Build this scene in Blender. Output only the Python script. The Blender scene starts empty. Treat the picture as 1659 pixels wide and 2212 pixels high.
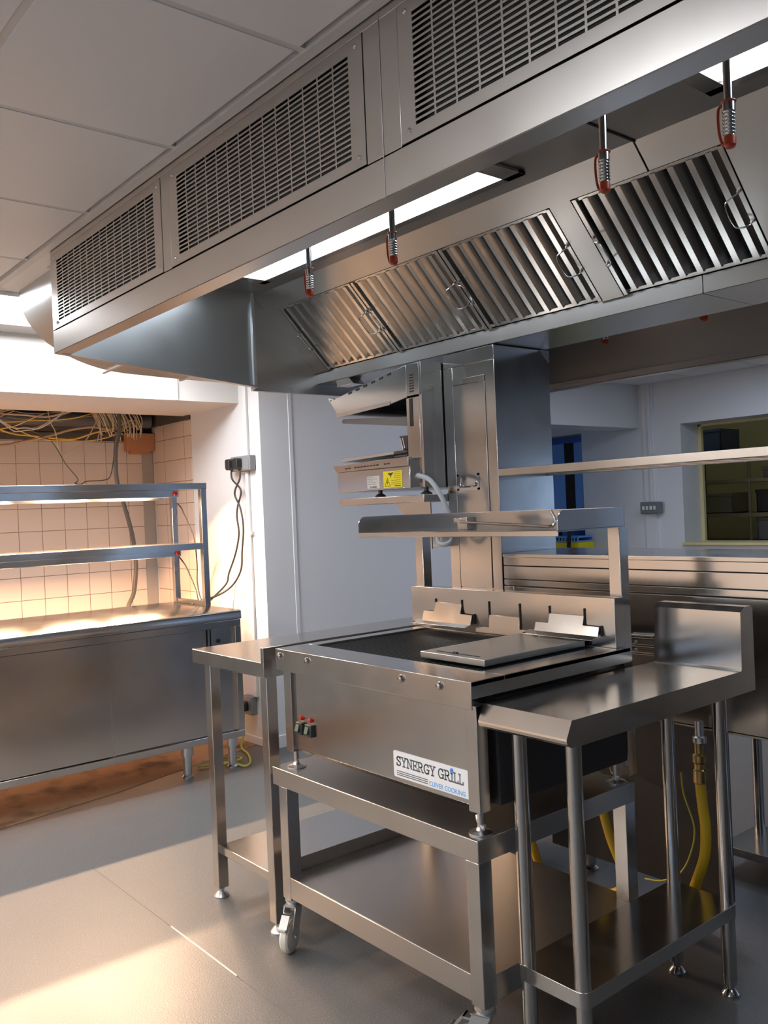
import bpy, bmesh, math, random
from mathutils import Vector, Matrix
random.seed(7)
C = bpy.context.scene.collection
PI = math.pi

# ------------------------------------------------------------------ materials
def mat(name, col=(.8,.8,.8), rough=.5, metal=0.0, emit=None, es=0, spec=.5, trans=0, coat=0):
    m = bpy.data.materials.new(name); m.use_nodes = True
    p = m.node_tree.nodes['Principled BSDF']
    p.inputs['Base Color'].default_value = (*col, 1)
    p.inputs['Roughness'].default_value = rough
    p.inputs['Metallic'].default_value = metal
    p.inputs['Specular IOR Level'].default_value = spec
    p.inputs['Transmission Weight'].default_value = trans
    p.inputs['Coat Weight'].default_value = coat
    if emit:
        p.inputs['Emission Color'].default_value = (*emit, 1)
        p.inputs['Emission Strength'].default_value = es
    return m

def N(m, t, **kw):
    n = m.node_tree.nodes.new(t)
    for k, v in kw.items(): setattr(n, k, v)
    return n

def steel(name, col, r0, r1, stretch=(3, 3, 3), grain=(1, 60, 60), bump=.03, smudge=3.0):
    """brushed sheet: low-frequency roughness smudges, fine stretched grain"""
    m = mat(name, col, r0, 1.0)
    nt = m.node_tree; p = nt.nodes['Principled BSDF']
    tc = N(m, 'ShaderNodeTexCoord')
    mp = N(m, 'ShaderNodeMapping'); mp.inputs['Scale'].default_value = stretch
    nz = N(m, 'ShaderNodeTexNoise'); nz.inputs['Scale'].default_value = smudge; nz.inputs['Detail'].default_value = 5
    mr = N(m, 'ShaderNodeMapRange'); mr.inputs['From Min'].default_value = .2; mr.inputs['From Max'].default_value = .8
    mr.inputs['To Min'].default_value = r0; mr.inputs['To Max'].default_value = r1
    nt.links.new(tc.outputs['Object'], mp.inputs['Vector']); nt.links.new(mp.outputs['Vector'], nz.inputs['Vector'])
    nt.links.new(nz.outputs['Fac'], mr.inputs['Value']); nt.links.new(mr.outputs['Result'], p.inputs['Roughness'])
    if bump:
        mp2 = N(m, 'ShaderNodeMapping'); mp2.inputs['Scale'].default_value = grain
        n2 = N(m, 'ShaderNodeTexNoise'); n2.inputs['Scale'].default_value = 6; n2.inputs['Detail'].default_value = 2
        bp = N(m, 'ShaderNodeBump'); bp.inputs['Strength'].default_value = bump; bp.inputs['Distance'].default_value = .01
        nt.links.new(tc.outputs['Object'], mp2.inputs['Vector']); nt.links.new(mp2.outputs['Vector'], n2.inputs['Vector'])
        nt.links.new(n2.outputs['Fac'], bp.inputs['Height']); nt.links.new(bp.outputs['Normal'], p.inputs['Normal'])
    return m

STEEL  = steel('brushed_steel', (.63,.61,.585), .14, .22, bump=0)
STEELV = steel('brushed_steel_upright', (.59,.575,.555), .16, .25, bump=0)
CANOPY = steel('canopy_steel', (.55,.54,.525), .28, .33, bump=0)
FILTER = mat('polished_baffle_steel', (.62,.61,.595), .19, 1)
FILTERD = mat('darkened_inner_baffle_steel', (.34,.34,.34), .30, 1)  # dark reflections between the baffles put into the colour
GALV   = steel('galvanised_sheet', (.50,.52,.53), .285, .37, bump=0)
CHROME = mat('chrome', (.66,.65,.64), .12, 1)
TUBE   = mat('polished_tube', (.58,.57,.55), .16, 1)
ZINC   = mat('zinc_plate', (.72,.73,.74), .3, 1)
CAST   = steel('ground_plate_steel', (.62,.64,.64), .3, .4, bump=0)
GRATE  = mat('grill_bar_black', (.035,.037,.04), .45, .6)
DARK   = mat('dark_void', (.012,.012,.012), .8)
GREYP  = mat('grey_panel', (.10,.10,.105), .5)
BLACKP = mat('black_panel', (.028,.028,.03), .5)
SATIN  = steel('satin_steel', (.53,.515,.495), .29, .36, bump=0)
BLACK  = mat('black_plastic', (.015,.015,.016), .4)
RUBBER = mat('black_rubber', (.02,.018,.017), .55)
WHITEP = mat('white_plastic', (.78,.78,.77), .4)
GREYPL = mat('grey_plastic', (.22,.23,.24), .45)
PAINT  = mat('white_wall_sheet', (.74,.75,.77), .35)
PAINT2 = mat('white_wall_paint', (.80,.77,.74), .5)
CEIL   = mat('ceiling_tile', (.82,.81,.82), .42)
CEILB  = mat('ceiling_bar', (.62,.61,.60), .4)
NYLON  = mat('white_nylon', (.72,.70,.62), .4)
ORANGE = mat('orange_red_plastic', (.40,.045,.015), .4)
RED    = mat('red_indicator', (.35,.015,.012), .2, emit=(1,.05,.03), es=.02)
REDLIT = mat('red_neon_lamp', (.22,.01,.01), .2, emit=(1,.04,.02), es=.12)
GREEN  = mat('green_rocker', (.008,.07,.04), .5)
YELLOW = mat('yellow_hose', (.62,.40,.01), .45)
YELLOWS= mat('yellow_sticker', (.85,.70,.01), .5)
YGREEN = mat('earth_wire', (.55,.55,.08), .5)
INK    = mat('printed_black', (.03,.03,.03), .5)
LOGOG  = mat('logo_grey', (.13,.15,.16), .5)
LOGOB  = mat('logo_blue', (.03,.22,.72), .5)
LOGOL  = mat('logo_light_blue', (.10,.40,.85), .5)
PLATE  = mat('label_white', (.80,.82,.85), .35)
PAPER  = mat('rating_plate', (.62,.61,.58), .45)
BRASS  = mat('brass', (.42,.30,.13), .3, 1)
CABLE  = mat('grey_cable', (.40,.43,.47), .45)
TIMBER = mat('raw_timber', (.33,.14,.06), .8)
DUST   = mat('dark_brick_void', (.025,.018,.014), .9)
RACK   = mat('dark_rack', (.17,.15,.09), .5)
CREAM  = mat('cream_wall', (.62,.56,.30), .7)
BLUE   = mat('blue_door_paint', (.03,.11,.42), .35)
BLUEL  = mat('pale_blue_board', (.16,.36,.80), .4)
CRATE  = mat('blue_crate', (.04,.06,.14), .5)
DIFF   = mat('light_diffuser', (.9,.9,.9), .4, emit=(.86,.95,1.04), es=4.5)
DIFF2  = mat('ceiling_light_diffuser', (.9,.9,.9), .4, emit=(.97,.98,1), es=28)
DIFF4  = mat('added_front_diffuser', (.9,.9,.9), .4, emit=(1,.96,.91), es=44)  # glow of the unseen panels added along the front wall
DIFF3  = mat('added_rear_diffuser', (.9,.9,.9), .4, emit=(.78,.90,1.14), es=9.5)  # cool glow of the hidden panels added beyond the canopy
LAMP   = mat('heat_lamp_tube', (1,.8,.5), .3, emit=(1,.70,.40), es=45)
WARM   = mat('store_tube', (1,1,.8), .3, emit=(1,.9,.55), es=3)
GLASS  = mat('window_glass', (.9,.95,1), .02, trans=1)

# ceramic wall tiles: square grid with grout, object space (y across, z up) or (x across, z up)
def tile_mat(name, axis, bw=.15):
    m = mat(name, (.70,.62,.53), .22)
    nt = m.node_tree; p = nt.nodes['Principled BSDF']
    tc = N(m, 'ShaderNodeTexCoord'); sp = N(m, 'ShaderNodeSeparateXYZ'); cb = N(m, 'ShaderNodeCombineXYZ')
    br = N(m, 'ShaderNodeTexBrick'); br.offset = 0; br.squash = 1
    br.inputs['Scale'].default_value = 1
    br.inputs['Brick Width'].default_value = bw; br.inputs['Row Height'].default_value = .148
    br.inputs['Mortar Size'].default_value = .0022; br.inputs['Mortar Smooth'].default_value = .1
    br.inputs['Color1'].default_value = (.64,.53,.45,1); br.inputs['Color2'].default_value = (.61,.50,.42,1)
    br.inputs['Mortar'].default_value = (.20,.14,.10,1)
    nt.links.new(tc.outputs['Object'], sp.inputs[0])
    nt.links.new(sp.outputs['Y' if axis == 'Y' else 'X'], cb.inputs[0]); nt.links.new(sp.outputs['Z'], cb.inputs[1])
    nt.links.new(cb.outputs[0], br.inputs['Vector']); nt.links.new(br.outputs['Color'], p.inputs['Base Color'])
    bp = N(m, 'ShaderNodeBump'); bp.inputs['Strength'].default_value = .4; bp.inputs['Distance'].default_value = .002; bp.invert = True
    nt.links.new(br.outputs['Fac'], bp.inputs['Height']); nt.links.new(bp.outputs['Normal'], p.inputs['Normal'])
    return m
TILEY, TILEX = tile_mat('cream_tiles_back', 'Y'), tile_mat('cream_tiles_return', 'X', .30)

def floor_mat():
    m = mat('safety_vinyl', (.20,.205,.21), .38, spec=.38)
    nt = m.node_tree; p = nt.nodes['Principled BSDF']
    tc = N(m, 'ShaderNodeTexCoord')
    v = N(m, 'ShaderNodeTexNoise'); v.inputs['Scale'].default_value = 320; v.inputs['Detail'].default_value = 1
    cr = N(m, 'ShaderNodeValToRGB'); e = cr.color_ramp.elements
    e[0].position = .35; e[0].color = (.085,.09,.093,1); e[1].position = .62; e[1].color = (.125,.13,.134,1)
    w = e.new(.80); w.color = (.30,.30,.30,1)
    big = N(m, 'ShaderNodeTexNoise'); big.inputs['Scale'].default_value = 2.2; big.inputs['Detail'].default_value = 6
    mr = N(m, 'ShaderNodeMapRange'); mr.inputs['To Min'].default_value = .30; mr.inputs['To Max'].default_value = .48
    bp = N(m, 'ShaderNodeBump'); bp.inputs['Strength'].default_value = .35; bp.inputs['Distance'].default_value = .0015
    nb = N(m, 'ShaderNodeTexNoise'); nb.inputs['Scale'].default_value = 190; nb.inputs['Detail'].default_value = 2
    for a in (v, big, nb): nt.links.new(tc.outputs['Object'], a.inputs['Vector'])
    nt.links.new(v.outputs['Fac'], cr.inputs['Fac']); nt.links.new(cr.outputs['Color'], p.inputs['Base Color'])
    nt.links.new(big.outputs['Fac'], mr.inputs['Value']); nt.links.new(mr.outputs['Result'], p.inputs['Roughness'])
    nt.links.new(nb.outputs['Fac'], bp.inputs['Height']); nt.links.new(bp.outputs['Normal'], p.inputs['Normal'])
    return m
FLOOR = floor_mat()

def screed_mat():
    m = mat('bare_screed', (.34,.20,.11), .8)
    nt = m.node_tree; p = nt.nodes['Principled BSDF']
    n = N(m, 'ShaderNodeTexNoise'); n.inputs['Scale'].default_value = 4; n.inputs['Detail'].default_value = 6
    tc = N(m, 'ShaderNodeTexCoord'); nt.links.new(tc.outputs['Object'], n.inputs['Vector'])
    cr = N(m, 'ShaderNodeValToRGB'); e = cr.color_ramp.elements
    e[0].position = .32; e[0].color = (.12,.075,.045,1); e[1].position = .48; e[1].color = (.50,.32,.19,1)
    nt.links.new(n.outputs['Fac'], cr.inputs['Fac']); nt.links.new(cr.outputs['Color'], p.inputs['Base Color'])
    return m
SCREED = screed_mat()

# ------------------------------------------------------------------ mesh helpers
def B(): return bmesh.new()

def box(b, x0, x1, y0, y1, z0, z1):
    r = bmesh.ops.create_cube(b, size=1)
    for v in r['verts']:
        v.co = Vector(((x0+x1)/2 + v.co.x*(x1-x0), (y0+y1)/2 + v.co.y*(y1-y0), (z0+z1)/2 + v.co.z*(z1-z0)))
    return b

def prism(b, pts, ax, a0, a1):
    """2-D outline pts swept along axis ax; pts are (y,z) for X, (x,z) for Y, (x,y) for Z"""
    def P(p, a): return {'X': (a, p[0], p[1]), 'Y': (p[0], a, p[1]), 'Z': (p[0], p[1], a)}[ax]
    v0 = [b.verts.new(P(p, a0)) for p in pts]; v1 = [b.verts.new(P(p, a1)) for p in pts]
    n = len(pts); fs = [b.faces.new(v0), b.faces.new(v1)]
    for i in range(n): fs.append(b.faces.new((v0[i], v0[(i+1) % n], v1[(i+1) % n], v1[i])))
    bmesh.ops.recalc_face_normals(b, faces=fs)
    return b

def ring_frame(d):
    d = d.normalized(); u = d.cross(Vector((0, 0, 1)))
    if u.length < 1e-3: u = Vector((1, 0, 0))
    u.normalize(); return u, d.cross(u).normalized()

def tube(b, pts, r, n=8, closed=False):
    pts = [Vector(p) for p in pts]; m = len(pts); rings = []
    u = None
    for i, p in enumerate(pts):
        if closed: d = pts[(i+1) % m] - pts[i-1]
        else: d = pts[min(i+1, m-1)] - pts[max(i-1, 0)]
        d.normalize()
        if u is None: u, w = ring_frame(d)
        else:
            u = (u - d*u.dot(d)); u.normalize(); w = d.cross(u)
        rr = r[i] if isinstance(r, (list, tuple)) else r
        rings.append([b.verts.new(p + (u*math.cos(2*PI*k/n) + w*math.sin(2*PI*k/n))*rr) for k in range(n)])
    fs = []
    for i in range(m if closed else m-1):
        a, c = rings[i], rings[(i+1) % m]
        for k in range(n): fs.append(b.faces.new((a[k], a[(k+1) % n], c[(k+1) % n], c[k])))
    if not closed: fs += [b.faces.new(rings[0]), b.faces.new(rings[-1])]
    bmesh.ops.recalc_face_normals(b, faces=fs)
    return b

def cyl(b, p0, p1, r, n=20): return tube(b, [p0, p1], r, n)

def lathe(b, o, prof, n=24, ax='Z'):
    """prof: (radius, height) along axis ax from origin o"""
    rings = []
    for r, h in prof:
        ring = []
        for k in range(n):
            c, s = math.cos(2*PI*k/n)*max(r, 1e-5), math.sin(2*PI*k/n)*max(r, 1e-5)
            q = {'Z': (c, s, h), 'Y': (c, h, s), 'X': (h, c, s)}[ax]
            ring.append(b.verts.new((o[0]+q[0], o[1]+q[1], o[2]+q[2])))
        rings.append(ring)
    fs = []
    for a, c in zip(rings, rings[1:]):
        for k in range(n): fs.append(b.faces.new((a[k], a[(k+1) % n], c[(k+1) % n], c[k])))
    fs += [b.faces.new(rings[0]), b.faces.new(rings[-1])]
    bmesh.ops.recalc_face_normals(b, faces=fs)
    return b

def smooth_path(pts, k=5):
    """Catmull-Rom through pts"""
    P = [Vector(p) for p in pts]; out = []
    Q = [P[0]*2 - P[1]] + P + [P[-1]*2 - P[-2]]
    for i in range(1, len(Q)-2):
        for j in range(k):
            t = j/k
            out.append(.5*((2*Q[i]) + (Q[i+1]-Q[i-1])*t + (2*Q[i-1]-5*Q[i]+4*Q[i+1]-Q[i+2])*t*t + (3*Q[i]-Q[i-1]-3*Q[i+1]+Q[i+2])*t**3))
    out.append(P[-1]); return out

def wloc(o):
    v = Vector((0, 0, 0))
    while o: v += o.location; o = o.parent
    return v

def obj(name, b, m, parent=None, bev=0, smooth=True, mats=None):
    off = wloc(parent)
    bmesh.ops.translate(b, verts=b.verts, vec=-off)
    for f in b.faces: f.smooth = smooth
    if smooth:
        for e in b.edges:
            if len(e.link_faces) != 2 or e.calc_face_angle(0) > .6: e.smooth = False
    me = bpy.data.meshes.new(name); b.to_mesh(me); b.free()
    for x in (mats or [m]): me.materials.append(x)
    o = bpy.data.objects.new(name, me); C.objects.link(o)
    if parent: o.parent = parent
    if bev:
        k = o.modifiers.new('edge', 'BEVEL'); k.width = bev; k.segments = 2; k.limit_method = 'ANGLE'; k.angle_limit = .6
        k.harden_normals = False
    return o

def tag(o, label, cat, group=None, kind=None):
    o['label'] = label; o['category'] = cat
    if group: o['group'] = group
    if kind: o['kind'] = kind
    return o

def thing(name, label, cat, loc, group=None):
    o = bpy.data.objects.new(name, None); C.objects.link(o)
    o.location = loc; o.empty_display_size = .05
    return tag(o, label, cat, group)

def struct(name, b, m, parent=None, bev=0, label=None, cat=None, **k):
    o = obj(name, b, m, parent, bev, **k)
    if parent is None: o['kind'] = 'structure'
    if label: o['label'] = label
    if cat: o['category'] = cat
    return o

def copy_tree(o, parent=None):
    c = o.copy(); C.objects.link(c)
    if parent: c.parent = parent
    for ch in list(o.children): copy_tree(ch, c)
    return c

def plabel(o, s): o['label'] = s; return o

# ------------------------------------------------------------------ room shell
CZ = 2.352
b = B(); box(b, -6.4, 4.6, -2.6, 9.2, -.1, 0)
struct('floor', b, FLOOR, label='grey flecked safety vinyl floor', cat='floor', smooth=False)
b = B(); tube(b, [(-3.5, 1.295, .0002), (-1.6, 1.296, .0002)], .0018, 6)
struct('trim_1', b, mat('weld_rod', (.09,.09,.09), .45), label='dark welded seam in the vinyl floor', cat='floor seam')
b = B(); tube(b, [(-2.80, 1.2955, .0006), (-2.36, 1.2955, .0006)], .0028, 6)
struct('trim_12', b, mat('white_sealant', (.55,.54,.52), .5), label='short white stretch of the floor seam', cat='floor seam')
b = B()
prism(b, [(-5.9, -.5), (-4.22, -.5), (-4.25, 1.16), (-4.36, 1.75), (-4.50, 2.25), (-4.62, 2.73), (-5.9, 2.73)], 'Z', .0002, .002)
struct('floor_recess', b, SCREED, label='bare stained screed under the hot cupboard', cat='floor', smooth=False)

# ceiling: slab, lay-in tiles, bars
b = B(); box(b, -4.75, 4.6, -2.6, 6.8, 2.366, 2.45)
struct('ceiling', b, CEIL, label='white suspended ceiling', cat='ceiling', smooth=False)
b = B()
def tiles(x0, x1, y0, y1, xo, yo, ystep):
    xs = sorted([x0, x1] + [xo+.6*k for k in range(-12, 13) if x0 < xo+.6*k < x1])
    ys = sorted([y0, y1] + [yo+ystep*k for k in range(-8, 9) if y0 < yo+ystep*k < y1])
    for a, c in zip(xs, xs[1:]):
        for d, e in zip(ys, ys[1:]):
            box(b, a+.016, c-.002, d+.002, e-.016, CZ, CZ+.013)
    return xs, ys
tiles(-3.83, 4.5, -2.5, 1.085, -2.13, .573, 1.2)
tiles(-4.45, 4.5, 3.86, 6.54, -2.13, 4.1, 1.2)
struct('trim_2', b, CEIL, label='square white ceiling tiles laid in a grid', cat='ceiling tiles', bev=.001, smooth=False)
b = B()
for k in range(-3, 11): box(b, -2.13+.6*k-.002+.0, -2.13+.6*k+.016, -2.5, 1.085, CZ+.002, CZ+.0135)
box(b, -3.84, 2.5, .555, .575, CZ+.002, CZ+.0135)
box(b, -3.86, -3.83, -2.5, 1.1, CZ-.006, CZ+.013)
box(b, -3.84, .7, 1.085, 1.112, CZ-.004, CZ+.013)
struct('trim_3', b, CEILB, label='pale metal ceiling bars and edge trim', cat='ceiling trim', smooth=False)

# left recess with tiles, beam, pillar block, blue-lit wall
b = B(); box(b, -6.1, -5.905, -2.6, 2.9, 0, 1.945)
struct('wall_recess', b, TILEY, label='cream square tiles on the back wall of the serving recess', cat='tiled wall', smooth=False)
b = B(); box(b, -6.1, -5.91, -2.6, 2.9, 1.945, 2.7)
box(b, -5.93, -5.90, 1.0, 2.745, 1.93, 1.985)
struct('trim_4', b, DUST, label='bare dark wall above the tiles', cat='wall', smooth=False)
b = B(); box(b, -5.904, -5.31, 2.736, 2.7448, 2.03, 2.62)  # dark sheet over the white wall above the return tiles
struct('trim_10', b, DUST, label='dark panel above the broken tiles', cat='wall', smooth=False)
b = B(); box(b, -5.906, -5.897, 2.66, 2.74, .5, 1.985)
struct('trim_11', b, mat('grey_plaster', (.30,.26,.23), .8), label='grey plaster strip in the recess corner', cat='wall', smooth=False)
b = B(); box(b, -5.899, -5.84, 2.53, 2.735, 1.86, 1.985); box(b, -5.899, -5.85, 2.56, 2.70, 1.84, 1.87)
struct('trim_5', b, TIMBER, label='raw brown timber block at the top of the tiles', cat='timber', bev=.003)
b = B(); box(b, -5.905, -4.45, 2.745, 5.0, 0, CZ+.01)
struct('wall_left', b, PAINT, label='white clad wall left of the service column', cat='wall', smooth=False)
b = B(); box(b, -5.87, -5.305, 2.738, 2.746, 0, 2.02)
for k in range(26):
    x = -5.87 + .565*k/26; h = random.uniform(.0, .022)
    box(b, x, x+.022, 2.739, 2.746, 2.018, 2.02+h)
struct('wall_return', b, TILEX, label='cream tiles on the return wall of the recess, broken along the top', cat='tiled wall', smooth=False)
b = B(); box(b, -5.0, -4.68, -2.6, 2.745, 2.06, 2.37); box(b, -5.40, -5.0005, -2.6, 2.745, 2.06, 2.10)
struct('wall_beam', b, PAINT2, label='white boxed beam over the serving recess', cat='beam', smooth=False)
b = B(); box(b, -5.9, -5.0, -2.6, 2.745, 2.62, 2.70); box(b, -5.02, -5.0, -2.6, 2.745, 2.1, 2.62)
struct('ceiling_void', b, DUST, label='dark opening in the soffit with exposed wiring', cat='ceiling void', smooth=False)
b = B(); box(b, -4.683, -4.672, 2.325, 2.345, 2.06, 2.36)
struct('trim_6', b, PAINT2, label='vertical joint strip on the white beam', cat='joint strip')
b = B(); box(b, -4.452, -4.444, 2.945, 2.968, 0.05, 2.35)
struct('trim_7', b, PAINT, label='vertical joint strip on the white wall', cat='joint strip')
b = B(); box(b, -4.46, -4.437, 2.74, 5.0, 0, .075); box(b, -5.3, -4.44, 2.732, 2.75, 0, .05)
struct('baseboard_left', b, PAINT, label='white coved skirting of the left wall', cat='skirting', bev=.004)
# recess beyond the wall, beam over it
b = B(); box(b, -4.75, -4.45, 5.0, 6.54, 1.985, CZ+.01)
struct('wall_beam_far', b, PAINT, label='white beam beside the far door', cat='beam', smooth=False)
b = B(); box(b, -6.3, -6.1, 4.9, 6.9, 0, 2.4); box(b, -6.3, -4.75, 5.0, 6.54, 2.30, 2.36)
struct('wall_alcove', b, PAINT, label='white alcove beside the far door', cat='wall', smooth=False)
# back wall with door and serving hatch
b = B()
box(b, -6.3, -5.75, 6.54, 6.81, 0, 2.36); box(b, -5.07, -4.06, 6.54, 6.81, 0, 2.36)
box(b, -5.75, -5.07, 6.54, 6.81, 2.0, 2.36)
box(b, -4.06, -2.4, 6.54, 6.81, 0, 1.005); box(b, -4.06, -2.4, 6.54, 6.81, 1.985, 2.36)
box(b, -2.4, .3, 6.54, 6.81, 0, 2.36); box(b, 1.5, 4.6, 6.54, 6.81, 0, 2.36); box(b, .3, 1.5, 6.54, 6.81, 0, .9); box(b, .3, 1.5, 6.54, 6.81, 1.8, 2.36)
struct('wall_back', b, PAINT, label='white back wall with a serving hatch', cat='wall', smooth=False)
b = B(); box(b, -4.41, -4.30, 6.515, 6.545, 0, CZ)
struct('trim_8', b, PAINT, label='white boxed pipe chase in the far corner', cat='boxing', bev=.003)
b = B(); box(b, -4.06, -2.4, 6.50, 6.83, .985, 1.006); box(b, -4.07, -4.03, 6.80, 6.835, 1.0, 1.985); box(b, -4.06, -2.4, 6.80, 6.83, 1.965, 1.99)
struct('trim_9', b, CREAM, label='cream frame of the serving hatch', cat='hatch frame', bev=.002)
# far door: blue leaf with dark vision panel
b = B(); box(b, -5.74, -5.075, 6.66, 6.70, .02, 1.99)
dr = struct('door_1', b, BLUE, label='blue painted door in the far alcove', cat='door', bev=.003)
b = B(); box(b, -5.36, -5.25, 6.645, 6.662, 1.25, 1.93); plabel(obj('vision_panel', b, DARK, dr), 'dark glass panel')
b = B(); box(b, -5.25, -5.085, 6.648, 6.662, 1.28, 1.93); box(b, -5.70, -5.36, 6.648, 6.662, 1.28, 1.93); plabel(obj('upper_board', b, BLUEL, dr), 'pale blue upper board')
# store room behind the hatch
b = B(); box(b, -6.2, -2.0, 9.0, 9.15, 0, 2.6); box(b, -6.2, -6.05, 6.81, 9.1, 0, 2.6); box(b, -2.1, -2.0, 6.81, 9.1, 0, 2.6)
struct('wall_store', b, CREAM, label='cream walls of the store room', cat='wall', smooth=False)
b = B(); box(b, -6.2, -2.0, 6.7, 9.15, 2.55, 2.65)
struct('ceiling_store', b, CREAM, label='cream ceiling of the store room', cat='ceiling', smooth=False)

# walls behind the camera side, with windows added for daylight and reflections
b = B()
box(b, 4.5, 4.65, -2.6, 3.8, 0, 2.4); box(b, 4.5, 4.65, 6.4, 6.8, 0, 2.4); box(b, 4.5, 4.65, 3.8, 6.4, 0, .7); box(b, 4.5, 4.65, 3.8, 6.4, 2.05, 2.4)
struct('wall_right', b, PAINT, label='white right wall', cat='wall', smooth=False)
b = B()
box(b, -6.2, -1.6, -2.65, -2.5, 0, 2.4); box(b, 1.6, 4.6, -2.65, -2.5, 0, 2.4)
box(b, -1.6, 1.6, -2.65, -2.5, 0, .95); box(b, -1.6, 1.6, -2.65, -2.5, 2.15, 2.4)
struct('wall_front', b, PAINT2, label='white wall behind the viewpoint', cat='wall', smooth=False)
def window(n, pts):
    b = B()
    for q in pts: box(b, *q)
    struct('window_%d' % n, b, WHITEP, label='added unseen white framed window', cat='window', bev=.003)
window(1, [(.3,1.5,6.62,6.70,.9,.95),(.3,1.5,6.62,6.70,1.75,1.8)] + [(x-.03,x+.03,6.62,6.70,.9,1.8) for x in (.33,.9,1.47)])
window(3, [(4.52,4.6,3.8,6.4,.7,.75),(4.52,4.6,3.8,6.4,2.0,2.05)] + [(4.52,4.6,y-.03,y+.03,.7,2.05) for y in (3.83,5.1,6.37)])
window(2, [(-1.6,1.6,-2.62,-2.54,.95,1.0),(-1.6,1.6,-2.62,-2.54,2.1,2.15)] + [(x-.03,x+.03,-2.62,-2.54,.95,2.15) for x in (-1.57,-.5,.55,1.57)])

# ------------------------------------------------------------------ extraction canopy
XL, XR = -3.17, .62
cn = thing('extraction_canopy', 'long stainless steel extraction canopy hanging under the white ceiling', 'extractor hood', (-1.4, 1.8, 2.34))
def part(name, b, m, p, **k): return obj(name, b, m, p, **k)
YF = 1.115
# front fascia: lower band with return lip, upper rails, pilasters between panels
b = B(); box(b, XL, XR, YF, YF+.002, 1.985, 2.064); box(b, XL, XR, YF, 1.172, 1.985, 1.988); box(b, XL, XR, 1.170, 1.172, 1.985, 2.345)
part('fascia_band', b, CANOPY, cn, bev=.001)
b = B()
for x0, x1 in ((XL, -3.148), (-2.276, -2.226), (-1.361, -1.311), (-1.3085, -1.256), (-.385, XR)): box(b, x0, x1, YF, YF+.004, 2.0665, 2.331)
box(b, XL, XR, YF, YF+.004, 2.331, 2.351)
part('fascia_frame', b, CANOPY, cn, bev=.0008)
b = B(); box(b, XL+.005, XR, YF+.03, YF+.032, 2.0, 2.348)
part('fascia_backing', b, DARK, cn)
def vent(x0, x1, s0, s1, ncol=14, nrow=19):
    b = B(); y = YF - .001
    zt, zb, z0, z1 = 2.307, 2.092, 2.068, 2.329
    px, pz = (s1-s0)/ncol, (zt-zb)/nrow
    xs, hx = [x0, s0], [False]
    for i in range(ncol):
        a = s0+px*i
        if i: xs.append(a); hx.append(False)
        xs.append(a+px*.915); hx.append(True)
    xs.append(x1); hx.append(False)
    zs, hz = [z0, zb], [False]
    for i in range(nrow):
        a = zb+pz*i
        if i: zs.append(a); hz.append(False)
        zs.append(a+pz*.60); hz.append(True)
    zs.append(z1); hz.append(False)
    V = [[b.verts.new((x, y, z)) for z in zs] for x in xs]
    for i in range(len(xs)-1):
        for j in range(len(zs)-1):
            if hx[i] and hz[j]: continue
            b.faces.new((V[i][j], V[i+1][j], V[i+1][j+1], V[i][j+1]))
    bmesh.ops.delete(b, geom=[v for v in b.verts if not v.link_faces], context='VERTS')
    o = obj('vent_panel', b, CANOPY, cn, smooth=False)
    k = o.modifiers.new('thickness', 'SOLIDIFY'); k.thickness = .003; k.offset = -1
    for sx, sz in ((x0+.022, 2.088), (x0+.022, 2.312), (x1-.022, 2.088), (x1-.022, 2.312)):
        b = B(); lathe(b, (sx, y, sz), [(.0055, 0), (.0055, -.001), (.0035, -.003), (.0002, -.0035)], 12, 'Y'); obj('screw', b, CHROME, o)
    return o
vent(-3.145, -2.278, -3.107, -2.320); vent(-2.224, -1.363, -2.177, -1.405); vent(-1.254, -.387, -1.213, -.428)
# seam where the two canopy sections meet
b = B(); box(b, -1.3105, -1.3090, YF-.001, YF+.003, 1.985, 2.35); part('section_joint', b, ZINC, cn)
# roof inside the hood
b = B(); box(b, -3.37, XR, 1.172, 2.075, 2.347, 2.350); box(b, -3.37, XR, 2.98, 3.82, 2.347, 2.350)
part('hood_roof', b, CANOPY, cn)
b = B(); box(b, -1.392, -1.386, 1.172, 2.075, 2.3435, 2.347); part('roof_joint', b, DARK, cn)
# end plate: skewed front leaf and square rear leaf
b = B(); prism(b, [(-3.170, 1.117), (-3.335, 2.045), (-3.338, 2.045), (-3.173, 1.117)], 'Z', 1.935, 2.349)
for v in b.verts:
    if v.co.z < 2: v.co.z = 1.985 - .05*(v.co.y-1.117)/.93
part('end_plate', b, GALV, cn)
b = B()
for (ya, yb) in ((1.117, 2.045),):
    prism(b, [(-3.170, ya), (-3.335, yb), (-3.310, yb), (-3.150, ya+.02)], 'Z', 1.935, 1.942)
for v in b.verts:
    v.co.z += .05*(1 - (v.co.y-1.117)/.93)
part('end_plate_lip', b, CANOPY, cn)
b = B(); box(b, -3.365, -3.362, 2.04, 3.82, 1.925, 2.349); box(b, -3.365, -3.33, 2.04, 2.09, 1.93, 1.936); box(b, -3.365, -3.345, 2.04, 3.82, 1.925, 1.931)
part('end_plate_rear', b, CANOPY, cn)
b = B(); box(b, -3.362, -3.318, 2.030, 2.046, 1.945, 2.349); part('joint_strip', b, ZINC, cn, bev=.002)
b = B(); box(b, XR, XR+.003, YF, 3.822, 1.985, 2.351); part('end_plate', b, CANOPY, cn)
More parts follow.
